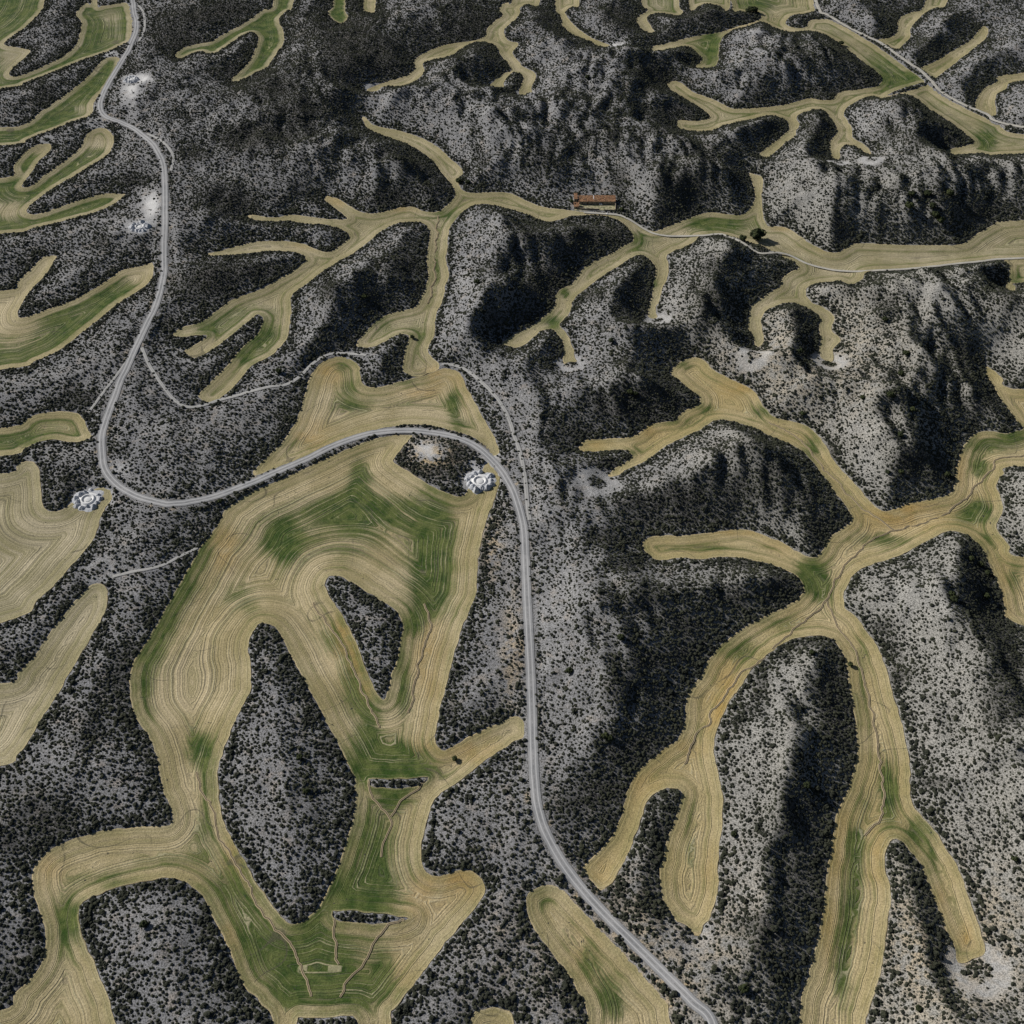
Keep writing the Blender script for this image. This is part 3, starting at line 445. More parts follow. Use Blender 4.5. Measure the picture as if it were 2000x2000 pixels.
cv = g.m('MULTIPLY', g.attr('cover_shade'), g.ramp(g.noise(.55, detail=4, rough=.7), .34, .52), clamp=True)
lowveg_shade = g.mix(g.noise(.8, detail=3), (.030, .031, .030), (.075, .072, .068))
base = g.mix(cv, base, lowveg_shade)  # one dark tone for both the scrub and the painted slope shade
base = g.mix(.35, base, g.mix(fine, (.0, .0, .0), (1, 1, 1)), 'OVERLAY')
nt.links.new(base, bs.inputs['Base Color'])
nt.links.new(g.bump(g.m('ADD', fine, g.m('MULTIPLY', cv, .8)), .55, .8), bs.inputs['Normal'])

# ---- ploughed and sown fields: rows follow the edge distance
M_field, nt, bs = mat('field_soil'); g = G(nt)
ed = g.attr('ed')
wob = g.m('ADD', g.m('MULTIPLY', g.m('SUBTRACT', g.noise(.03, detail=1), .5), 2.0), g.m('MULTIPLY', ed, g.m('MULTIPLY', g.m('SUBTRACT', g.noise(.012, detail=1), .5), .45)))
edw = g.m('ADD', ed, wob)
rows = g.noise(.5, dim='1D', w=edw, detail=2.0, rough=.75)
rows = g.m('ADD', g.m('MULTIPLY', rows, .86), g.m('MULTIPLY', g.noise(.25, detail=2), .14))
rowl = g.noise(.17, dim='1D', w=edw, detail=2.0)
straw_a = g.mix(g.attr('warm'), (.30, .28, .215), (.60, .44, .17))
big = g.ramp(g.noise(.018, detail=5, rough=.6), .38, .62)
straw = g.mix(big, g.mix(.45, straw_a, (.25, .235, .14)), g.mix(.45, straw_a, (.56, .50, .36)))
straw = g.mix(g.m('MULTIPLY', g.ramp(rowl, .40, .62), .85), straw, g.mix(.5, straw, (.235, .215, .095)))
straw = g.mix(g.m('MULTIPLY', g.attr('ochre'), g.ramp(g.noise(.06, detail=4), .2, .6), clamp=True), straw, (.42, .265, .075))
gn = g.m('ADD', g.m('MULTIPLY', g.attr('green'), 1.35), g.m('MULTIPLY', g.m('SUBTRACT', g.noise(.05, detail=6, rough=.7), .5), 1.5))
gn = g.m('ADD', gn, g.m('MULTIPLY', g.m('SUBTRACT', rows, .5), 2.0))
gn = g.m('ADD', gn, g.m('MULTIPLY', g.m('SUBTRACT', rowl, .5), 1.5))
gf = g.ramp(gn, .12, 1.15)
green = g.mix(g.ramp(g.noise(.10, detail=5, rough=.65), .35, .65), (.022, .062, .008), (.105, .135, .038))
col = g.mix(g.m('MULTIPLY', gf, .95), straw, green)
rim = g.ramp(g.m('ADD', ed, g.m('MULTIPLY', g.noise(.15), 2.5)), 1.0, 2.8, 1.0, 0.0)
col = g.mix(g.m('MULTIPLY', rim, .4), col, (.58, .47, .27))
grey = g.ramp(rows, .36, .47, 1.0, 0.0)
col = g.mix(g.m('MULTIPLY', grey, g.m('ADD', .12, g.m('MULTIPLY', g.ramp(g.noise(.03, detail=3), .4, .6), .36))), col, (.105, .10, .08))
lite = g.ramp(rows, .55, .66)
col = g.mix(g.m('MULTIPLY', lite, g.m('ADD', .1, g.m('MULTIPLY', g.ramp(g.noise(.027, detail=3), .42, .6), .38))), col, (.64, .56, .38))
# tractor loops that cross the rows
lp = g.m('ABSOLUTE', g.m('SUBTRACT', g.noise(.014, detail=1.0), .5))
tr = g.m('MULTIPLY', g.ramp(lp, .0012, .0036, 1.0, 0.0), g.ramp(g.noise(.03), .48, .56))
col = g.mix(g.m('MULTIPLY', tr, .6), col, (.09, .085, .06))
fine = g.noise(1.0, detail=3, rough=.8)
col = g.mix(.32, col, g.mix(g.ramp(fine, .25, .75), (0, 0, 0), (1, 1, 1)), 'OVERLAY')
clod = g.m('MULTIPLY', g.ramp(g.noise(.35, detail=2), .70, .73), g.ramp(g.noise(.02), .5, .6))
col = g.mix(clod, col, (.05, .05, .045))
nt.links.new(col, bs.inputs['Base Color'])
nt.links.new(g.bump(g.m('ADD', g.m('MULTIPLY', rows, 3.0), fine), .30, 1.0), bs.inputs['Normal'])

# ---- road gravel with wheel tracks
def roadmat(name, a, b, rut, strength):
    m, nt, bs = mat(name); g = G(nt)
    ac = g.attr('across')
    col = g.mix(g.ramp(g.noise(.08, detail=5), .35, .65), a, b)
    t = g.m('ABSOLUTE', g.m('SUBTRACT', g.m('ABSOLUTE', g.m('ADD', ac, g.m('MULTIPLY', g.m('SUBTRACT', g.noise(.03), .5), .12))), .42))
    col = g.mix(g.m('MULTIPLY', g.ramp(t, .04, .16, 1.0, 0.0), strength), col, rut)
    c = g.ramp(g.m('ABSOLUTE', ac), .02, .14, 1.0, 0.0)
    col = g.mix(g.m('MULTIPLY', c, g.m('MULTIPLY', g.ramp(g.noise(.5, detail=3), .4, .55), .55)), col, (.14, .14, .13))
    e = g.ramp(g.m('ADD', g.m('ABSOLUTE', ac), g.m('MULTIPLY', g.noise(.6, detail=3), .35)), .98, 1.18)
    col = g.mix(g.m('MULTIPLY', e, .75), col, (.13, .13, .125))
    fine = g.noise(1.6, detail=3, rough=.75)
    col = g.mix(.3, col, g.mix(fine, (0, 0, 0), (1, 1, 1)), 'OVERLAY')
    nt.links.new(col, bs.inputs['Base Color'])
    nt.links.new(g.bump(fine, .08, .6), bs.inputs['Normal'])
    return m
M_road = roadmat('road_gravel', (.27, .275, .285), (.35, .35, .355), (.52, .52, .52), .85)
M_pale = roadmat('pale_gravel', (.38, .365, .33), (.48, .46, .41), (.60, .58, .52), .6)
M_faint = roadmat('track_soil', (.34, .34, .335), (.40, .40, .39), (.50, .49, .47), .7)

# ---------------------------------------------------------------- mesh helpers
def mesh_obj(name, V, F, m, parent=None, smooth_=True, attrs=None, **props):
    me = bpy.data.meshes.new(name)
    V = np.asarray(V, float)
    if isinstance(F, np.ndarray):
        k = F.shape[1]
        me.vertices.add(len(V)); me.vertices.foreach_set('co', V.astype(np.float32).ravel())
        me.loops.add(F.size); me.loops.foreach_set('vertex_index', F.astype(np.int32).ravel())
        me.polygons.add(len(F)); me.polygons.foreach_set('loop_start', np.arange(0, F.size, k, dtype=np.int32))
        me.polygons.foreach_set('loop_total', np.full(len(F), k, dtype=np.int32))
        me.update(calc_edges=True); me.validate()
    else:
        me.from_pydata([tuple(v) for v in V], [], F); me.update()
    me.polygons.foreach_set('use_smooth', np.full(len(me.polygons), smooth_))
    for k, a in (attrs or {}).items():
        at = me.attributes.new(k, 'FLOAT', 'POINT'); at.data.foreach_set('value', np.asarray(a, np.float32).ravel())
    if m: me.materials.append(m)
    o = bpy.data.objects.new(name, me); COL.objects.link(o)
    if parent: o.parent = parent
    for k, v in props.items(): o[k] = v
    return o

# ---- the ground: one sheet, fine where the photo looks, coarse out to the horizon
ext = np.cumsum(6 * 1.32 ** np.arange(22))
xs = np.r_[gx[0] - ext[::-1], gx, gx[-1] + ext]; ys = np.r_[gy[0] - ext[::-1], gy, gy[-1] + ext]
pw = ((22, 22), (22, 22))
XX, YY = np.meshgrid(xs, ys); ZZ = np.pad(TERR, pw, 'edge')
ZZ = np.where(XX == XX, ZZ, 0)
outd = np.maximum(np.abs(XX) - 1010, 0) + np.maximum(YY - gy[-1], 0) + np.maximum(60 - YY, 0)
ZZ = ZZ + sstep(20, 400, outd) * (fbm(XX / 160, YY / 160, 4) - .4) * 30
n, m_ = XX.shape
idx = np.arange(n * m_).reshape(n, m_)
F = np.stack([idx[:-1, :-1], idx[:-1, 1:], idx[1:, 1:], idx[1:, :-1]], -1).reshape(-1, 4)
warm = np.clip(sstep(1050, 1600, U) * .8 + .25 * (patch - .4), 0, 1) * sstep(100, 500, V)
tanp = np.zeros_like(GX)
for (a, b, rx, ry, st) in [(840, 890, 60, 32, 1.0), (1220, 1850, 260, 160, .35), (1000, 1280, 20, 120, .5), (1850, 1850, 160, 150, .45), (1300, 1960, 60, 20, .6), (1560, 700, 200, 120, .25), (960, 1060, 22, 60, .6)]:
    tanp = np.maximum(tanp, st * np.exp(-((U - a) / rx) ** 2 - ((V - b) / ry) ** 2))
verge = sstep(.8, 0, np.abs(ROADD - 5.6)) * .6
P = lambda a: np.pad(a, pw, 'edge')
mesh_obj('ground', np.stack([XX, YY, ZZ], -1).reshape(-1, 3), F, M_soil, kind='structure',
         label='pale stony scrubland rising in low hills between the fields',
         attrs={'pale': P(np.clip(pale * .25 + turn * .5 + bare * .85, 0, 1)), 'cover_shade': P(cover_shade * (1 - turn)), 'warm': P(warm), 'tan': P(np.clip(tanp + verge * (fbm(GX / 12, GY / 12) > .5), 0, 1))})

# ---- fields
def inside(loops, pts):
    ins = np.zeros(len(pts), bool)
    x, y = pts[:, 0], pts[:, 1]
    for P in loops:
        Q = np.roll(P, -1, 0)
        for (x0, y0), (x1, y1) in zip(P, Q):
            if y0 == y1: continue
            m = (y0 <= y) != (y1 <= y)
            if not m.any(): continue
            xi = x0 + (y[m] - y0) / (y1 - y0) * (x1 - x0)
            k = np.flatnonzero(m)
            ins[k[xi > x[k]]] ^= True
    return ins
GB = [(u, v, rx * 1.25, ry * 1.25, st * (1.0 if st < 0 else 1.05)) for u, v, rx, ry, st in blobs(GREEN)]; OB = [(u, v, rx * 1.2, ry * 1.2, st * .85) for u, v, rx, ry, st in blobs(OCHRE)]
SEG = np.vstack([np.hstack([l, np.roll(l, -1, 0)]) for f in FW for l in [f[3]] + f[4]])
def segdist(p, loops):
    sg = np.vstack([np.hstack([l, np.roll(l, -1, 0)]) for l in loops])
    a = sg[:, :2]; b = sg[:, 2:]; ab = b - a; L2 = (ab ** 2).sum(1) + 1e-9
    out = np.empty(len(p))
    for i in range(0, len(p), 1500):
        q = p[i:i + 1500, None, :]
        t = np.clip(((q - a) * ab).sum(2) / L2, 0, 1)
        out[i:i + 1500] = np.sqrt((((a + t[..., None] * ab) - q) ** 2).sum(2).min(1))
    return out
FIELDCHK = 0
for lab, wm, cg, outer, holes in FW:
    loops = [outer] + holes
    lo, hi = outer.min(0), outer.max(0)
    st = 4.0
    px, py = np.meshgrid(np.arange(lo[0], hi[0], st), np.arange(lo[1], hi[1], st * .87))
    px = px + (np.arange(px.shape[0]) % 2)[:, None] * st / 2
    pts = np.stack([px.ravel(), py.ravel()], 1)
    pts = pts[samp(SD, pts[:, 0], pts[:, 1]) < -1.5]
    pts = pts[inside(loops, pts)]
    d = segdist(pts, loops); pts = pts[d > 1.6]
    vs = []; es = []
    for l in loops:
        b = len(vs); vs += [tuple(p) for p in l]; es += [(b + i, b + (i + 1) % len(l)) for i in range(len(l))]
    vs += [tuple(p) for p in pts]
    cv_, ce, cf, *_ = delaunay_2d_cdt([Vector(v) for v in vs], es, [], 0, 1e-4)
    vv = np.array([(v.x, v.y) for v in cv_]); ff = np.array([tuple(f) for f in cf if len(f) == 3])
    ff = ff[inside(loops, vv[ff].mean(1))]
    ed_ = segdist(vv, loops)
    z = valley(ed_, vv[:, 0], vv[:, 1])
    for (x, y, zp, r, bl) in PADS:
        dd = np.hypot(vv[:, 0] - x, vv[:, 1] - y); mm = 1 - sstep(r, r + bl, dd); z = z * (1 - mm) + zp * mm
    u_, v_ = project(vv[:, 0], vv[:, 1], z)
    gr = blobsum(GB, u_, v_)
    big_ = ed_.max(); centre = sstep(min(2.5, big_ * .12), min(10, big_ * .5), ed_) * cg
    gr = np.clip(gr * 1.1 + centre * .9, -.3, 1.15)
    oc = np.clip(blobsum(OB, u_, v_), 0, 1)
    white = np.zeros(len(vv))
    mesh_obj('field', np.c_[vv, z + .02], ff, M_field, kind='structure', label=lab,
             attrs={'ed': ed_, 'green': gr, 'ochre': oc, 'warm': np.full(len(vv), wm) + .12 * (fbm(vv[:, 0] / 70, vv[:, 1] / 70) - .5)})
print('fields done')

# ---- roads and tracks
def ribbon(name, L, z, wd, m, prof=None, lift=.06, **props):
    T = np.gradient(L, axis=0); T /= np.hypot(T[:, 0], T[:, 1])[:, None] + 1e-9
    Nn = np.stack([-T[:, 1], T[:, 0]], 1)
    prof = prof or [(-1, -.05), (-.5, .03), (0, .08), (.5, .03), (1, -.05)]
    rows = []; ac = []
    wv = wd / 2 * (1 + .12 * (fbm(L[:, 0] / 4, L[:, 1] / 4, 2) - .5))
    for (a, h) in prof:
        rows.append(np.c_[L + Nn * (a * wv)[:, None], z + h + lift]); ac.append(np.full(len(L), a))
    V = np.stack(rows, 1); k = len(prof)
    i = np.arange(len(L) * k).reshape(len(L), k)
    F = np.stack([i[:-1, :-1], i[1:, :-1], i[1:, 1:], i[:-1, 1:]], -1).reshape(-1, 4)[:, ::-1]
    return mesh_obj(name, V.reshape(-1, 3), F, m, attrs={'across': np.array(ac).T}, kind='structure', **props)
RL = iter(['grey gravel road with two pale wheel tracks winding through the scrub', 'pale farm track running past the ruined farm along the valley field',
           'pale gravel track crossing the hills at the top right', 'faint dirt track curving down beside the gravel road bend', 'faint dirt track looping from the left road round the finger fields',
           'short faint dirt track left of the gravel road', 'faint bypass track on the outer side of the road curve', 'faint bypass track right of the road at the top', 'faint footpath between the tongue field and the big middle field'])
for name, wd, kind, L, z in ROADW:
    inf = samp(SD, L[:, 0], L[:, 1])
    zz = z
    if kind != 'road':
        zz = samp(SURF, L[:, 0], L[:, 1]) + (.45 if kind == 'pale' else .22)
        zz = np.convolve(np.pad(np.maximum(zz, z), 2, 'edge'), np.ones(5) / 5, 'valid') + .1
    ribbon(name, L, zz, wd, {'road': M_road, 'pale': M_pale, 'faint': M_faint}[kind], lift=.14 if kind == 'pale' else .06, label=next(RL))
M_rill, nt, bs = mat('cut_soil'); g = G(nt)
ac = g.m('ABSOLUTE', g.attr('across'))
c = g.mix(g.ramp(ac, .15, .5), (.07, .06, .045), (.42, .34, .21))
nt.links.new(g.mix(g.noise(.6, detail=3), c, g.mix(.35, c, (.2, .18, .14))), bs.inputs['Base Color'])
for i, t in enumerate(RILLS):
    P = crops(t); W = unproj(smooth(P, False, 6), -2.6)
    L = resample(W, 1.6, False)
    L = L + np.stack([fbm(L[:, 0] / 7 + 3, L[:, 1] / 7, 3) - .5, fbm(L[:, 0] / 7, L[:, 1] / 7 + 40, 3) - .5], 1) * 5.0
    e = segdist(L, [l for f in FW for l in [f[3]] + f[4]])
    z = valley(e, L[:, 0], L[:, 1])
    ribbon('erosion_gully', L, z, 1.5, M_rill, prof=[(-1.1, -.15), (-.7, .30), (-.25, .05), (0, .0), (.25, .05), (.7, .34), (1.1, -.15)], lift=.08, label='thin winding erosion gully cut into a field')

# ---------------------------------------------------------------- foundation pits with spoil heaps
M_conc, nt, bs = mat('concrete'); g = G(nt)
nt.links.new(g.mix(g.noise(.8, detail=4), (.62, .63, .64), (.78, .78, .78)), bs.inputs['Base Color'])
M_spoil, nt, bs = mat('spoil'); g = G(nt)
nt.links.new(g.mix(g.noise(.7, detail=4), (.34, .36, .40), (.62, .63, .65)), bs.inputs['Base Color'])
nt.links.new(g.bump(g.noise(.9, detail=4), .6, .8), bs.inputs['Normal'])
M_trench, nt, bs = mat('trench_soil'); g = G(nt)
nt.links.new(g.mix(g.noise(.8, detail=4), (.16, .17, .19), (.30, .30, .31)), bs.inputs['Base Color'])
def empty(name, loc, **props):
    o = bpy.data.objects.new(name, None); COL.objects.link(o); o.location = loc; o.empty_display_size = .5
    for k, v in props.items(): o[k] = v
    return o
def lathe(prof, n=40, jit=0.0, seed=0):
    r_ = np.random.default_rng(seed); V = []; F = []
    for k, (r, z) in enumerate(prof):
        for i in range(n):
            a = 2 * math.pi * i / n; q = 1 + jit * (r_.random() - .5)
            V.append((r * q * math.cos(a), r * q * math.sin(a), z + jit * (r_.random() - .5)))
    for k in range(len(prof) - 1):
        for i in range(n):
            j = (i + 1) % n; F.append((k * n + i, k * n + j, (k + 1) * n + j, (k + 1) * n + i))
    return V, F
def heap_mesh(seed, r, h):
    q = np.random.default_rng(seed); V = [(0, 0, h)]; F = []; n = 16
    rings = 5; ph = q.random(3) * 6
    for k in range(1, rings + 1):
        f = k / rings
        for i in range(n):
            a = 2 * math.pi * i / n
            rr = r * f * (1 + .18 * math.sin(2 * a + ph[0]) + .1 * math.sin(5 * a + ph[1])) * (1 + .1 * (q.random() - .5))
            z = h * (1 - f) ** .8 * (1 + .25 * (q.random() - .5)) - (.4 if k == rings else 0)
            V.append((rr * math.cos(a), rr * math.sin(a), z))
    for i in range(n): F.append((0, 1 + i, 1 + (i + 1) % n))
    for k in range(rings - 1):
        for i in range(n):
            j = (i + 1) % n; a = 1 + k * n; F.append((a + i, a + n + i, a + n + j, a + j))
    me = bpy.data.meshes.new('spoil_heap'); me.from_pydata(V, [], F); me.update(); me.materials.append(M_spoil)
    return me
HEAPS = [heap_mesh(40 + i, 2.5 + .5 * (i % 3), 2.2 + .5 * (i % 4)) for i in range(6)]
PL = ['in the middle field by the road', 'beside the left beige field', 'left of the straight road', 'near the top left corner']
PR = [1.0, .98, .80, .72]
for q, ((x, y, z), wh, sc) in enumerate(zip(PITS, PL, PR)):
    t = empty('foundation_pit', (x, y, z), label='round white concrete foundation in a trench ' + wh, category='foundation')
    k = sc
    V, F = lathe([(12.4 * k, -.25), (10.6 * k, .3), (8.2 * k, .5), (8.0 * k, .15)], 44, .03, q)
    qq = np.random.default_rng(q + 3).random(4) * 6
    V = [(vx * (1 + (.16 * math.sin(3 * math.atan2(vy, vx) + qq[0]) + .09 * math.sin(7 * math.atan2(vy, vx) + qq[1])) * (math.hypot(vx, vy) > 10 * k)), vy * (1 + (.16 * math.sin(3 * math.atan2(vy, vx) + qq[0]) + .09 * math.sin(7 * math.atan2(vy, vx) + qq[1])) * (math.hypot(vx, vy) > 10 * k)), vz + .25 * random.random()) for vx, vy, vz in V]
    mesh_obj('gravel_apron', V, F, M_spoil, t)
    V, F = lathe([(8.1 * k, .45), (6.0 * k, .25), (5.9 * k, .9), (5.2 * k, 1.35), (4.4 * k, 1.3), (4.25 * k, .2), (2.9 * k, .12)], 44)
    mesh_obj('ring_wall', V, F, M_conc, t)
    V, F = lathe([(4.3 * k, .14), (3.5 * k, .1), (2.8 * k, .12)], 40)
    mesh_obj('trench', V, F, M_trench, t)
    V, F = lathe([(2.9 * k, .0), (2.8 * k, .75), (2.5 * k, .85), (.01, .95)], 40)
    mesh_obj('foundation_disc', V, F, M_conc, t)
    nh = 13
    for i in range(nh):
        if i == 2: continue
        a = 2 * math.pi * i / nh + .1
        rr = (9.4 + 1.3 * math.sin(i * 2.3 + q)) * k
        h = bpy.data.objects.new('spoil_heap', HEAPS[(i * 5 + q) % 6]); COL.objects.link(h)
        h.location = (x + rr * math.cos(a), y + rr * math.sin(a), z + .3); h.rotation_euler.z = i * 1.7
        v = k * (.7 + .6 * random.random()); h.scale = (v, v, v)
        h['label'] = 'pale spoil heap around the foundation ' + wh; h['category'] = 'spoil heap'
        h['group'] = 'spoil heaps around the foundation ' + wh

# ---------------------------------------------------------------- ruined farm
M_tile, nt, bs = mat('roof_tiles'); g = G(nt)
c = g.mix(g.ramp(g.noise(.8, detail=4, rough=.75), .38, .62), (.15, .065, .035), (.42, .26, .15))
c = g.mix(g.ramp(g.noise(.6, detail=3), .53, .60), c, (.10, .07, .05))
wv = N(nt, 'ShaderNodeTexWave', ins={'Scale': 1.3, 'Distortion': .6}); wv.bands_direction = 'X'
nt.links.new(g.pos(), wv.inputs['Vector'])
nt.links.new(g.mix(g.m('MULTIPLY', wv.outputs['Fac'], .3), c, (.12, .06, .035)), bs.inputs['Base Color'])
M_stone, nt, bs = mat('rubble_stone'); g = G(nt)
nt.links.new(g.mix(g.noise(1.3, detail=4), (.20, .17, .13), (.42, .36, .27)), bs.inputs['Base Color'])
M_yard, nt, bs = mat('yard_earth'); g = G(nt)
nt.links.new(g.mix(g.ramp(g.noise(.35, detail=4), .35, .65), (.46, .41, .28), (.16, .17, .09)), bs.inputs['Base Color'])
M_dark, nt, bs = mat('dark_opening'); bs.inputs['Base Color'].default_value = (.015, .014, .013, 1)
M_wood, nt, bs = mat('old_wood'); bs.inputs['Base Color'].default_value = (.12, .08, .05, 1)
M_white, nt, bs = mat('white_plastic'); bs.inputs['Base Color'].default_value = (.75, .76, .78, 1)

class MB:
    def __init__(s): s.V = []; s.F = []
    def box(s, x0, x1, y0, y1, z0, z1):
        b = len(s.V)
        s.V += [(x, y, z) for z in (z0, z1) for (x, y) in ((x0, y0), (x1, y0), (x1, y1), (x0, y1))]
        s.F += [(b + 3, b + 2, b + 1, b), (b + 4, b + 5, b + 6, b + 7)] + [(b + i, b + (i + 1) % 4, b + 4 + (i + 1) % 4, b + 4 + i) for i in range(4)]
    def prism(s, prof, x0, x1):              # closed (y, z) profile pushed along x
        b = len(s.V); n = len(prof)
        s.V += [(x0, y, z) for y, z in prof] + [(x1, y, z) for y, z in prof]
        s.F += [tuple(b + i for i in range(n))[::-1], tuple(b + n + i for i in range(n))] + [(b + i, b + (i + 1) % n, b + n + (i + 1) % n, b + n + i) for i in range(n)]
    def go(s, name, m, parent=None, **p): return mesh_obj(name, s.V, s.F, m, parent, False, **p)
fz = FARM[2]
def fpt(cx, cy):                             # farm tile position (13.8 px per photo px) on the level pad
    return unproj(np.array([[1090 + cx / 13.8, 360 + cy / 13.8]]), fz)[0]
def place(o, x, y, rz=0): o.location = (x, y, fz); o.rotation_euler.z = rz
def gable(parent, L, D, hw, rise, over=.35, single=False):
    """walls + tiled roof, footprint 0..L by 0..D, front at y = 0"""
    m = MB()
    if single: prof = [(0, 0), (D, 0), (D, hw + rise), (0, hw)]
    else: prof = [(0, 0), (D, 0), (D, hw), (D / 2, hw + rise), (0, hw)]
    m.prism(prof, 0, L); wl = m.go('wall', M_stone, parent)
    t = .22; m = MB()
    if single: rp = [(-over, hw - over * rise / D + .02), (D + over, hw + rise + over * rise / D + .02), (D + over, hw + rise + over * rise / D + t), (-over, hw - over * rise / D + t)]
    else:
        s_ = rise / (D / 2)
        rp = [(-over, hw - over * s_ + .02), (D / 2, hw + rise + .02), (D + over, hw - over * s_ + .02), (D + over, hw - over * s_ + t), (D / 2, hw + rise + t), (-over, hw - over * s_ + t)]
    nseg = max(2, int(L / 4)); q = np.random.default_rng(int(L * 10))
    for i in range(nseg):
        a = -over + (L + 2 * over) * i / nseg; b = -over + (L + 2 * over) * (i + 1) / nseg
        dz = .14 * q.random()
        m.prism([(yy, zz + dz) for yy, zz in rp], a, b + .01)
    rf = m.go('roof', M_tile, parent)
    return wl, rf
p0 = fpt(560, 540); p1 = fpt(1540, 545)
L = p1[0] - p0[0]; D = 8.6
barn = empty('barn', (0, 0, 0), label='long ruined barn with a patched red tile roof behind the courtyard', category='barn'); place(barn, p0[0], p0[1])
wl, rf = gable(barn, L, D, 3.4, 1.5, single=True)
m = MB(); m.box(L * .655, L * .68, 4.2, 6.0, 4.0, 4.62); m.go('roof_hole', M_dark, rf)
m = MB(); m.prism([(-.4, 3.45), (8.9, 5.1), (8.9, 5.32), (-.4, 3.67)], L * .40, L * .415); m.go('roof_ridge', M_white, rf)
for i, xx in enumerate(np.linspace(3, L - 4, 7)):
    if i % 3 == 1:
        m = MB(); m.box(xx, xx + 1.8, -.06, .05, 0, 2.5); m.go('door', M_wood, barn)
    else:
        m = MB(); m.box(xx, xx + 1.0, -.05, .05, 1.2, 2.2); m.go('window', M_dark, barn)
tw = empty('farmhouse', (0, 0, 0), label='taller narrow farm building with a red tile roof at the left end of the barn', category='farmhouse')
a = fpt(430, 500); b = fpt(528, 500); place(tw, a[0], a[1] - .3)
gable(tw, b[0] - a[0] - .5, D * 1.05, 4.9, 1.0, .25, single=True)
m = MB(); m.box(1.0, 2.0, -.06, .05, 0, 2.1); m.go('door', M_wood, tw)
m = MB(); m.box(1.1, 1.9, -.05, .05, 2.9, 3.8); m.go('window', M_dark, tw)
sh = empty('shed', (0, 0, 0), label='small square shed with a broken red tile roof at the left of the courtyard', category='shed')
a = fpt(430, 660); b = fpt(565, 660); place(sh, a[0], a[1])
wl, rf = gable(sh, b[0] - a[0], 6.6, 2.6, .7, .25, single=True)
m = MB(); m.box(.6, 1.9, 3.2, 5.6, 2.9, 3.5); m.go('roof_hole', M_dark, rf)
m = MB(); m.box(2.2, 3.2, -.06, .05, 0, 2.0); m.go('door', M_wood, sh)
# courtyard earth and walls
a = fpt(440, 700); b = fpt(1545, 700); yb = p0[1]
m = MB(); m.box(a[0], b[0], a[1] - .5, yb - .05, -.5, .12)
o = m.go('courtyard', M_yard, kind='structure', label='dusty courtyard of the ruined farm'); o.location = (0, 0, fz)
def wallrun(pts, h, lab, gap=None):
    t = empty('courtyard_wall', (pts[0][0], pts[0][1], fz), label=lab, category='wall')
    for (xa, ya), (xb, yb_) in zip(pts[:-1], pts[1:]):
        n = max(2, int(math.hypot(xb - xa, yb_ - ya) / 2.2)); V = []; F = []
        q = np.random.default_rng(int(abs(xa) * 7) % 999)
        dx, dy = xb - xa, yb_ - ya; L_ = math.hypot(dx, dy); nx_, ny_ = -dy / L_ * .3, dx / L_ * .3
        for i in range(n + 1):
            f = i / n; cx, cy = xa + dx * f - pts[0][0], ya + dy * f - pts[0][1]; hh = h * (.75 + .4 * q.random())
            V += [(cx - nx_, cy - ny_, -.3), (cx + nx_, cy + ny_, -.3), (cx + nx_, cy + ny_, hh), (cx - nx_, cy - ny_, hh)]
        for i in range(n):
            for k in range(4): F.append((i * 4 + k, i * 4 + (k + 1) % 4, i * 4 + 4 + (k + 1) % 4, i * 4 + 4 + k))
        F += [(0, 1, 2, 3), tuple(n * 4 + k for k in (3, 2, 1, 0))]
        mesh_obj('wall_section', V, F, M_stone, t, False)
c1 = fpt(1540, 715); 
wallrun([(p1[0] + .1, p1[1] - .1), (c1[0], c1[1])], 2.3, 'tall crumbling stone wall closing the right side of the farm courtyard')
c2 = fpt(1235, 712); wallrun([(c1[0] - .4, c1[1]), (c2[0], c2[1])], 1.7, 'low stone wall on the front of the courtyard right of the gate gap')
c3 = fpt(1110, 690); c4 = fpt(860, 690); c5 = fpt(575, 675)
wallrun([(c3[0], c3[1]), (c4[0], c4[1]), (c5[0], c5[1])], 2.0, 'stone wall on the front of the courtyard left of the gate gap')
def tank(cx, cy, r, h, lab):
    x, y = fpt(cx, cy); V, F = lathe([(.01, 0), (r, 0), (r * 1.02, h * .5), (r, h * .9), (r * .8, h), (.01, h * 1.05)], 16)
    o = mesh_obj('storage_tank', V, F, M_white, label=lab, category='tank'); o.location = (x, y, fz + .12)
tank(790, 505, .9, 1.7, 'white storage tank against the left half of the barn front')
tank(848, 520, .75, 1.3, 'smaller grey white tank beside the left white tank by the barn')
tank(1125, 555, .8, 1.4, 'left one of the two white tanks at the middle of the barn front')
tank(1172, 557, .8, 1.4, 'right one of the two white tanks at the middle of the barn front')
tank(745, 668, .7, 1.0, 'white tank near the front courtyard wall beside the shed')
tank(1325, 805, .8, 1.1, 'white tank outside the courtyard right of the gate gap')

# ---------------------------------------------------------------- shrubs and trees
def folmat(name, a, b, c):
    m, nt, bs = mat(name); g = G(nt)
    oi = nt.nodes.new('ShaderNodeObjectInfo').outputs['Random']
    n1 = g.ramp(g.noise(.35, detail=2), .35, .65)
    col = g.mix(g.ramp(g.noise(.06, detail=2), .4, .65), g.mix(n1, a, b), g.mix(n1, b, c))
    col = g.mix(g.ramp(g.noise(2.2, detail=2), .45, .7), col, c)
    nt.links.new(col, bs.inputs['Base Color']); return m
M_shrub = folmat('shrub_leaves', (.020, .023, .021), (.034, .037, .027), (.048, .052, .034))
M_tree = folmat('tree_leaves', (.022, .030, .018), (.034, .044, .022), (.070, .082, .034))
M_bark, nt, bs = mat('bark'); bs.inputs['Base Color'].default_value = (.10, .08, .06, 1)

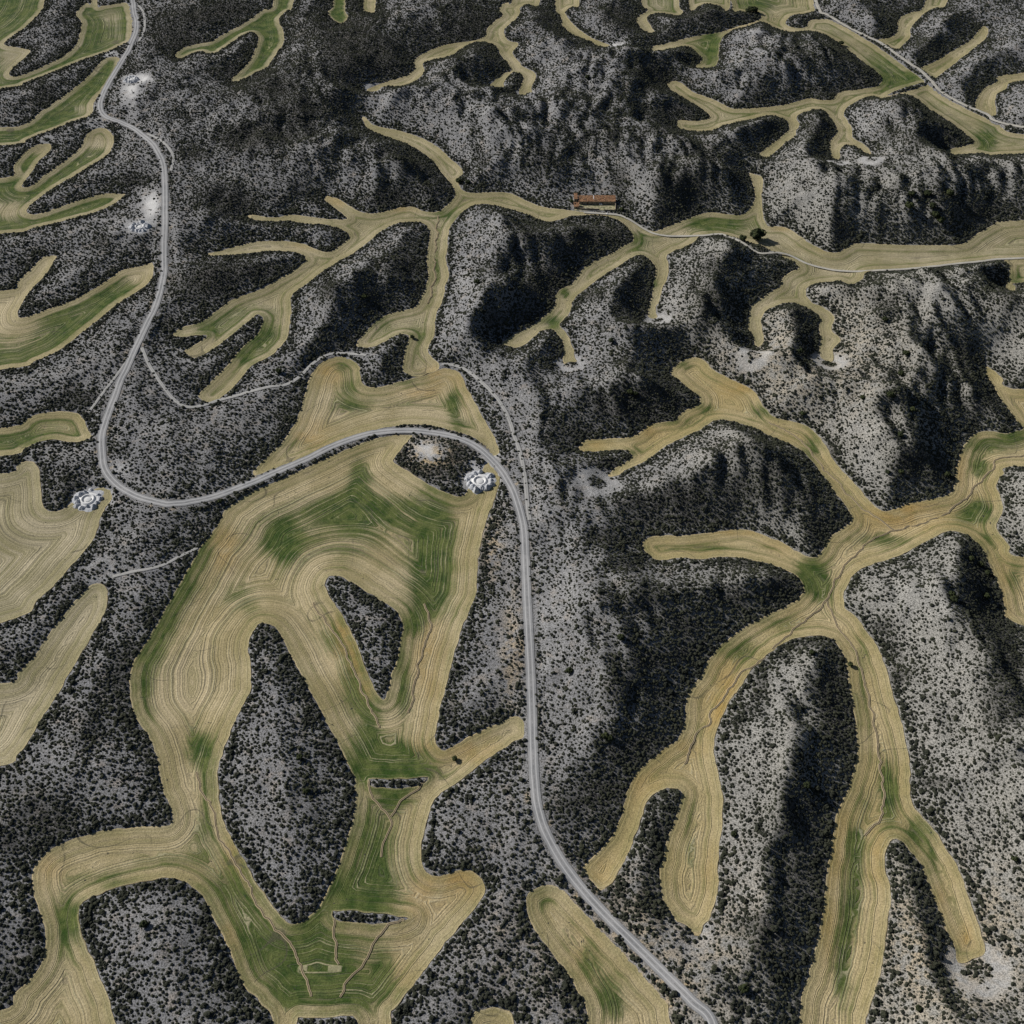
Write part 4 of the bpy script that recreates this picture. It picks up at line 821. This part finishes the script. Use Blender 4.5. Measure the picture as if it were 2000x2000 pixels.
LX, LY = 1.95, 1.95
cx = np.arange(-1000, 1000, LX); cy = np.arange(200, 1960, LY)
CX, CY = np.meshgrid(cx, cy); q = rng
CX = CX + (q.random(CX.shape) - .5) * LX * 1.1; CY = CY + (q.random(CX.shape) - .5) * LY * 1.1
CX = CX.ravel(); CY = CY.ravel()
zc = samp(SURF, CX, CY)
u_, v_ = project(CX, CY, zc)
k = (u_ > -120) & (u_ < 2120) & (v_ > -80) & (v_ < 2070)
sdv = samp(SD, CX, CY)
k &= sdv > 1.0
CX, CY, zc, sdv, u_, v_ = CX[k], CY[k], zc[k], sdv[k], u_[k], v_[k]
pr = samp(dens, CX, CY)
pr = np.clip(pr, .05, .96) * (1 - samp(NOSHRUB, CX, CY)) * (1 - 1.3 * np.clip(samp(turn, CX, CY), 0, .76)) * (1 - .55 * np.clip(samp(pale, CX, CY) - .45, 0, 1))
for (x, y, z, r, bl) in PADS[1:]:
    pr = np.where(np.hypot(CX - x, CY - y) < r * 1.05, 0, pr)
pr = np.where((np.abs(CX - (p0[0] + L / 2)) < L / 2 + 12) & (np.abs(CY - p0[1]) < 16), np.where((CX > p0[0] - 9) & (CX < p1[0] + 1.5) & (CY > c1[1] - 1.5) & (CY < p0[1] + D + 2), 0, pr), pr)
kk = q.random(len(CX)) < pr
CX, CY, zc, sdv, u_, v_, pr = CX[kk], CY[kk], zc[kk], sdv[kk], u_[kk], v_[kk], pr[kk]
sc = np.exp(q.normal(0, .30, len(CX))) * .72                     # radius in metres
sc *= 1 + .45 * np.exp(-sdv / 6.0) + .12 * (pr > .85)
sc *= np.where(samp(cover_shade, CX, CY) > .6, .85, 1)
sc = np.clip(sc, .28, 1.9); sc = np.minimum(sc, .55 + .42 * sdv)
# tall ones stand on their own
print('shrubs', len(CX))

def leafy(seed, sub, amp):
    import bmesh
    bm = bmesh.new(); bmesh.ops.create_icosphere(bm, subdivisions=sub, radius=1.0)
    q = np.random.default_rng(seed); o = q.random(3) * 50
    for v in bm.verts:
        c = v.co.copy(); n_ = float(vnoise(np.array([c.x * 2.2 + o[0] + c.z * 1.3]), np.array([c.y * 2.2 + o[1] - c.z])) [0])
        r = 1 + amp * (n_ - .5) * 2 + amp * .5 * (q.random() - .5)
        v.co = Vector((c.x * r, c.y * r, c.z * r * .74 + .45))
    me = bpy.data.meshes.new('shrub'); bm.to_mesh(me); bm.free(); me.materials.append(M_shrub)
    return me
VAR = [leafy(s_, 3, .42) for s_ in range(8)]
# the shrubs that show largest are objects of their own, the rest are one mass
size_px = sc / (np.sqrt(CX ** 2 + CY ** 2 + 690.0 ** 2))
vis = (u_ > 4) & (u_ < 1996) & (v_ > 1300) & (v_ < 1994)
order = np.argsort(-(size_px * vis))[:300]
def region(u, v):
    if v > 1700 and u < 560: return 'on the grey slope in the bottom left corner'
    if u < 330: return 'on the dark scrub strip at the left edge'
    if u < 700: return 'on the scrub island inside the big middle field'
    if u < 1010: return 'between the middle field and the gravel road'
    if u < 1420 and v > 1650: return 'below the winding gravel road near the bottom'
    if u < 1660: return 'on the hillside between the lower right golden fields'
    return 'on the slope right of the lower right golden field'
for n_, i in enumerate(order):
    o = bpy.data.objects.new('shrub', VAR[n_ % 8]); COL.objects.link(o)
    r = sc[i]; o.location = (CX[i], CY[i], zc[i] - .1); o.scale = (r, r, r * (.9 + .3 * random.random())); o.rotation_euler.z = random.random() * 6.28
    rg = region(u_[i], v_[i])
    o['label'] = 'large dark rounded shrub ' + rg; o['category'] = 'shrub'; o['group'] = 'large shrubs ' + rg
rest = np.ones(len(CX), bool); rest[order] = False
me = bpy.data.meshes.new('scrub'); kx = rest
me.vertices.add(int(kx.sum())); me.vertices.foreach_set('co', np.stack([CX[kx], CY[kx], zc[kx] - .1], 1).astype(np.float32).ravel())
nn = int(kx.sum())
a_ = me.attributes.new('rot', 'FLOAT', 'POINT'); a_.data.foreach_set('value', (q.random(nn) * 6.28).astype(np.float32))
a_ = me.attributes.new('scl', 'FLOAT', 'POINT'); a_.data.foreach_set('value', sc[kx].astype(np.float32))
me.update(); me.materials.append(M_shrub)
so_ = bpy.data.objects.new('scrub', me); COL.objects.link(so_); so_['kind'] = 'stuff'; so_['label'] = 'thousands of dark low shrubs dotting the pale slopes'; so_['category'] = 'scrub'
ng = bpy.data.node_groups.new('scatter_scrub', 'GeometryNodeTree')
ng.interface.new_socket('Geometry', in_out='INPUT', socket_type='NodeSocketGeometry')
ng.interface.new_socket('Geometry', in_out='OUTPUT', socket_type='NodeSocketGeometry')
nd = ng.nodes; lk = ng.links
gi = nd.new('NodeGroupInput'); go = nd.new('NodeGroupOutput')
join = nd.new('GeometryNodeJoinGeometry')
for vi in range(6):
    ico = nd.new('GeometryNodeMeshIcoSphere'); ico.inputs['Subdivisions'].default_value = 2 if vi < 4 else 2; ico.inputs['Radius'].default_value = 1.0
    nz = nd.new('ShaderNodeTexNoise'); nz.inputs['Scale'].default_value = 1.5; nz.inputs['Detail'].default_value = 2.5
    ps = nd.new('GeometryNodeInputPosition'); ad = nd.new('ShaderNodeVectorMath'); ad.operation = 'ADD'; ad.inputs[1].default_value = (vi * 7.3, vi * 3.1, 0)
    lk.new(ps.outputs[0], ad.inputs[0]); lk.new(ad.outputs[0], nz.inputs['Vector'])
    mr = nd.new('ShaderNodeMapRange'); mr.inputs[1].default_value = .25; mr.inputs[2].default_value = .75; mr.inputs[3].default_value = .50; mr.inputs[4].default_value = 1.45
    lk.new(nz.outputs[0], mr.inputs[0])
    vs_ = nd.new('ShaderNodeVectorMath'); vs_.operation = 'SCALE'; lk.new(ps.outputs[0], vs_.inputs[0]); lk.new(mr.outputs[0], vs_.inputs['Scale'])
    fl = nd.new('ShaderNodeVectorMath'); fl.operation = 'MULTIPLY_ADD'; fl.inputs[1].default_value = (1, 1, .74); fl.inputs[2].default_value = (0, 0, .45)
    lk.new(vs_.outputs[0], fl.inputs[0])
    sp = nd.new('GeometryNodeSetPosition'); lk.new(ico.outputs['Mesh'], sp.inputs['Geometry']); lk.new(fl.outputs[0], sp.inputs['Position'])
    sm = nd.new('GeometryNodeSetMaterial'); sm.inputs['Material'].default_value = M_shrub; lk.new(sp.outputs[0], sm.inputs[0])
    ti = nd.new('GeometryNodeGeometryToInstance'); lk.new(sm.outputs[0], ti.inputs[0]); lk.new(ti.outputs[0], join.inputs[0])
iop = nd.new('GeometryNodeInstanceOnPoints'); iop.inputs['Pick Instance'].default_value = True
lk.new(gi.outputs[0], iop.inputs['Points']); lk.new(join.outputs[0], iop.inputs['Instance'])
def na(n, t='FLOAT'):
    x = nd.new('GeometryNodeInputNamedAttribute'); x.data_type = t; x.inputs[0].default_value = n; return x.outputs[0]
cmb = nd.new('ShaderNodeCombineXYZ'); lk.new(na('rot'), cmb.inputs[2]); lk.new(cmb.outputs[0], iop.inputs['Rotation'])
lk.new(na('scl'), iop.inputs['Scale']); lk.new(iop.outputs[0], go.inputs[0])
md = so_.modifiers.new('scatter', 'NODES'); md.node_group = ng

# single trees one can tell apart: tile positions, crown radius, where
TREES = """23 985,948,2.7 23 945,288,2.0 33 1048,390,2.1 33 165,80,2.4 33 640,1030,2.0 12 1500,1870,1.9 22 820,960,2.6 22 430,1210,2.5 22 700,1700,2.4 22 740,1715,2.2 01 1660,1860,2.0 11 175,880,2.8 11 1670,205,2.6 11 820,320,2.6 11 1180,620,1.9 21 890,1040,2.8 21 930,1050,2.4 21 750,650,2.6 31 920,1065,3.2 31 880,490,2.6 31 1040,750,2.9 31 1000,900,2.6 31 710,1080,2.2 31 1000,1360,2.8 31 260,1200,2.4 31 240,730,2.6 31 1350,1660,2.4 31 1000,1640,2.2 31 900,1640,2.2 31 1090,1170,2.4
32 790,380,3.0 32 930,365,2.4 32 865,205,2.2 32 905,230,2.2 32 935,265,2.1 32 350,655,1.9 32 780,355,2.4 32 185,605,2.2 20 1850,1810,7.5 20 1740,1815,3.6 20 1800,95,4.5 20 1825,95,4.5 20 1780,98,3.5 20 570,595,3.0 30 1060,1570,4.2 30 1080,1480,3.6 30 1200,1480,3.8 30 1260,1640,4.2 30 1300,1680,4.0 30 1240,1570,3.6 30 1370,1475,3.8 30 550,340,3.0 10 1530,1380,3.2 10 1600,1385,2.6 20 450,1530,2.6 20 830,1590,2.4 12 330,1860,2.2 03 615,672,2.4 13 215,100,2.0"""
crowns = []
def crown_mesh(seed):
    q = np.random.default_rng(500 + seed); V = []; F = []
    cl = []
    for _ in range(26):
        a = q.random() * 6.28; ph = q.random(); r = .70 * math.sqrt(q.random())
        cl.append((r * math.cos(a), r * math.sin(a), .95 + .75 * (ph - .35) * (1.1 - r), .30 + .2 * q.random()))
    for (x, y, z, r) in cl:
        for _ in range(60):
            d = q.normal(size=3); d /= np.linalg.norm(d); p = np.array([x, y, z]) + d * r * (.75 + .35 * q.random())
            t = np.cross(d, q.normal(size=3)); t /= np.linalg.norm(t); b = np.cross(d, t); s_ = .075 + .06 * q.random()
            tilt = d * s_ * (q.random() - .5)
            n0 = len(V); V += [tuple(p - t * s_ - b * s_), tuple(p + t * s_ - b * s_ + tilt), tuple(p + t * s_ + b * s_), tuple(p - t * s_ + b * s_ - tilt)]
            F.append((n0, n0 + 1, n0 + 2, n0 + 3))
    me = bpy.data.meshes.new('crown'); me.from_pydata(V, [], F); me.update(); me.materials.append(M_tree); return me
CR = [crown_mesh(i) for i in range(5)]
def trunk_mesh(seed):
    q = np.random.default_rng(seed); V = []; F = []; n = 7
    def limb(p0, p1, r0, r1):
        b = len(V); d = (p1 - p0).normalized(); t = d.cross(Vector((.3, .9, .1))).normalized(); bb = d.cross(t)
        for (p, r) in ((p0, r0), (p0.lerp(p1, .5), (r0 + r1) / 2), (p1, r1)):
            for i in range(n):
                a = 6.283 * i / n; V.append(tuple(p + t * r * math.cos(a) + bb * r * math.sin(a)))
        for k in range(2):
            for i in range(n): F.append((b + k * n + i, b + k * n + (i + 1) % n, b + (k + 1) * n + (i + 1) % n, b + (k + 1) * n + i))
    limb(Vector((0, 0, -.15)), Vector((.04, .02, .7)), .09, .065)
    for i in range(4):
        a = i * 1.6 + q.random(); limb(Vector((.04, .02, .62)), Vector((.5 * math.cos(a), .5 * math.sin(a), 1.15 + .3 * q.random())), .05, .02)
    me = bpy.data.meshes.new('trunk'); me.from_pydata(V, [], F); me.update(); me.materials.append(M_bark); return me
TK = [trunk_mesh(i) for i in range(3)]
tb = []; k_ = None
for tok in TREES.split():
    if ',' not in tok: k_ = tok; continue
    a, b, r = map(float, tok.split(',')); c, rr = int(k_[0]), int(k_[1]); s_ = 2.184 if (rr == 3 or k_ == '32') else 3.864
    tb.append((c * 500 + a / s_, rr * 500 + b / s_, r))
WH = {}
def where(u, v):
    if v < 60: return 'in the row by the top edge field'
    if 930 < u < 1300 and 380 < v < 420: return 'beside the ruined farm'
    if u > 1440 and 440 < v < 490: return 'at the junction of the farm track and the valley field'
    if v < 520: return 'on the upper right hills' if u > 1000 else 'near the upper valley field'
    if v < 1010: return 'on the right hillside above the golden branching field' if u > 1450 else ('in the middle hills between the valley fields' if u > 560 else 'beside the left road loop')
    if v < 1520: return 'on the hills right of the golden field stem' if u > 1700 else ('on the shaded slope right of the gravel road' if u > 1020 else 'on the dark scrub of the middle island')
    return 'near the bottom right golden fields' if u > 1480 else ('below the gravel road at the bottom' if u > 1000 else 'in the lower left scrub')
sized = sorted(tb, key=lambda t: -t[2]); cnt = {}
for n_, (a, b, r) in enumerate(sized):
    c = drop(np.array([[a, b]]))[0]
    wz = where(a, b); cnt[wz] = cnt.get(wz, 0) + 1
    same = cnt[wz] > 1
    lab = ('largest dark green tree ' if not same else 'smaller dark round tree ') + wz
    t = empty('tree', tuple(c), label=lab, category='tree', group='trees ' + wz)
    t.scale = (r, r, r * .95); t.rotation_euler.z = n_ * 1.3
    for nm, me in (('crown', CR[n_ % 5]), ('trunk', TK[n_ % 3])):
        o = bpy.data.objects.new(nm, me); COL.objects.link(o); o.parent = t
print('done')
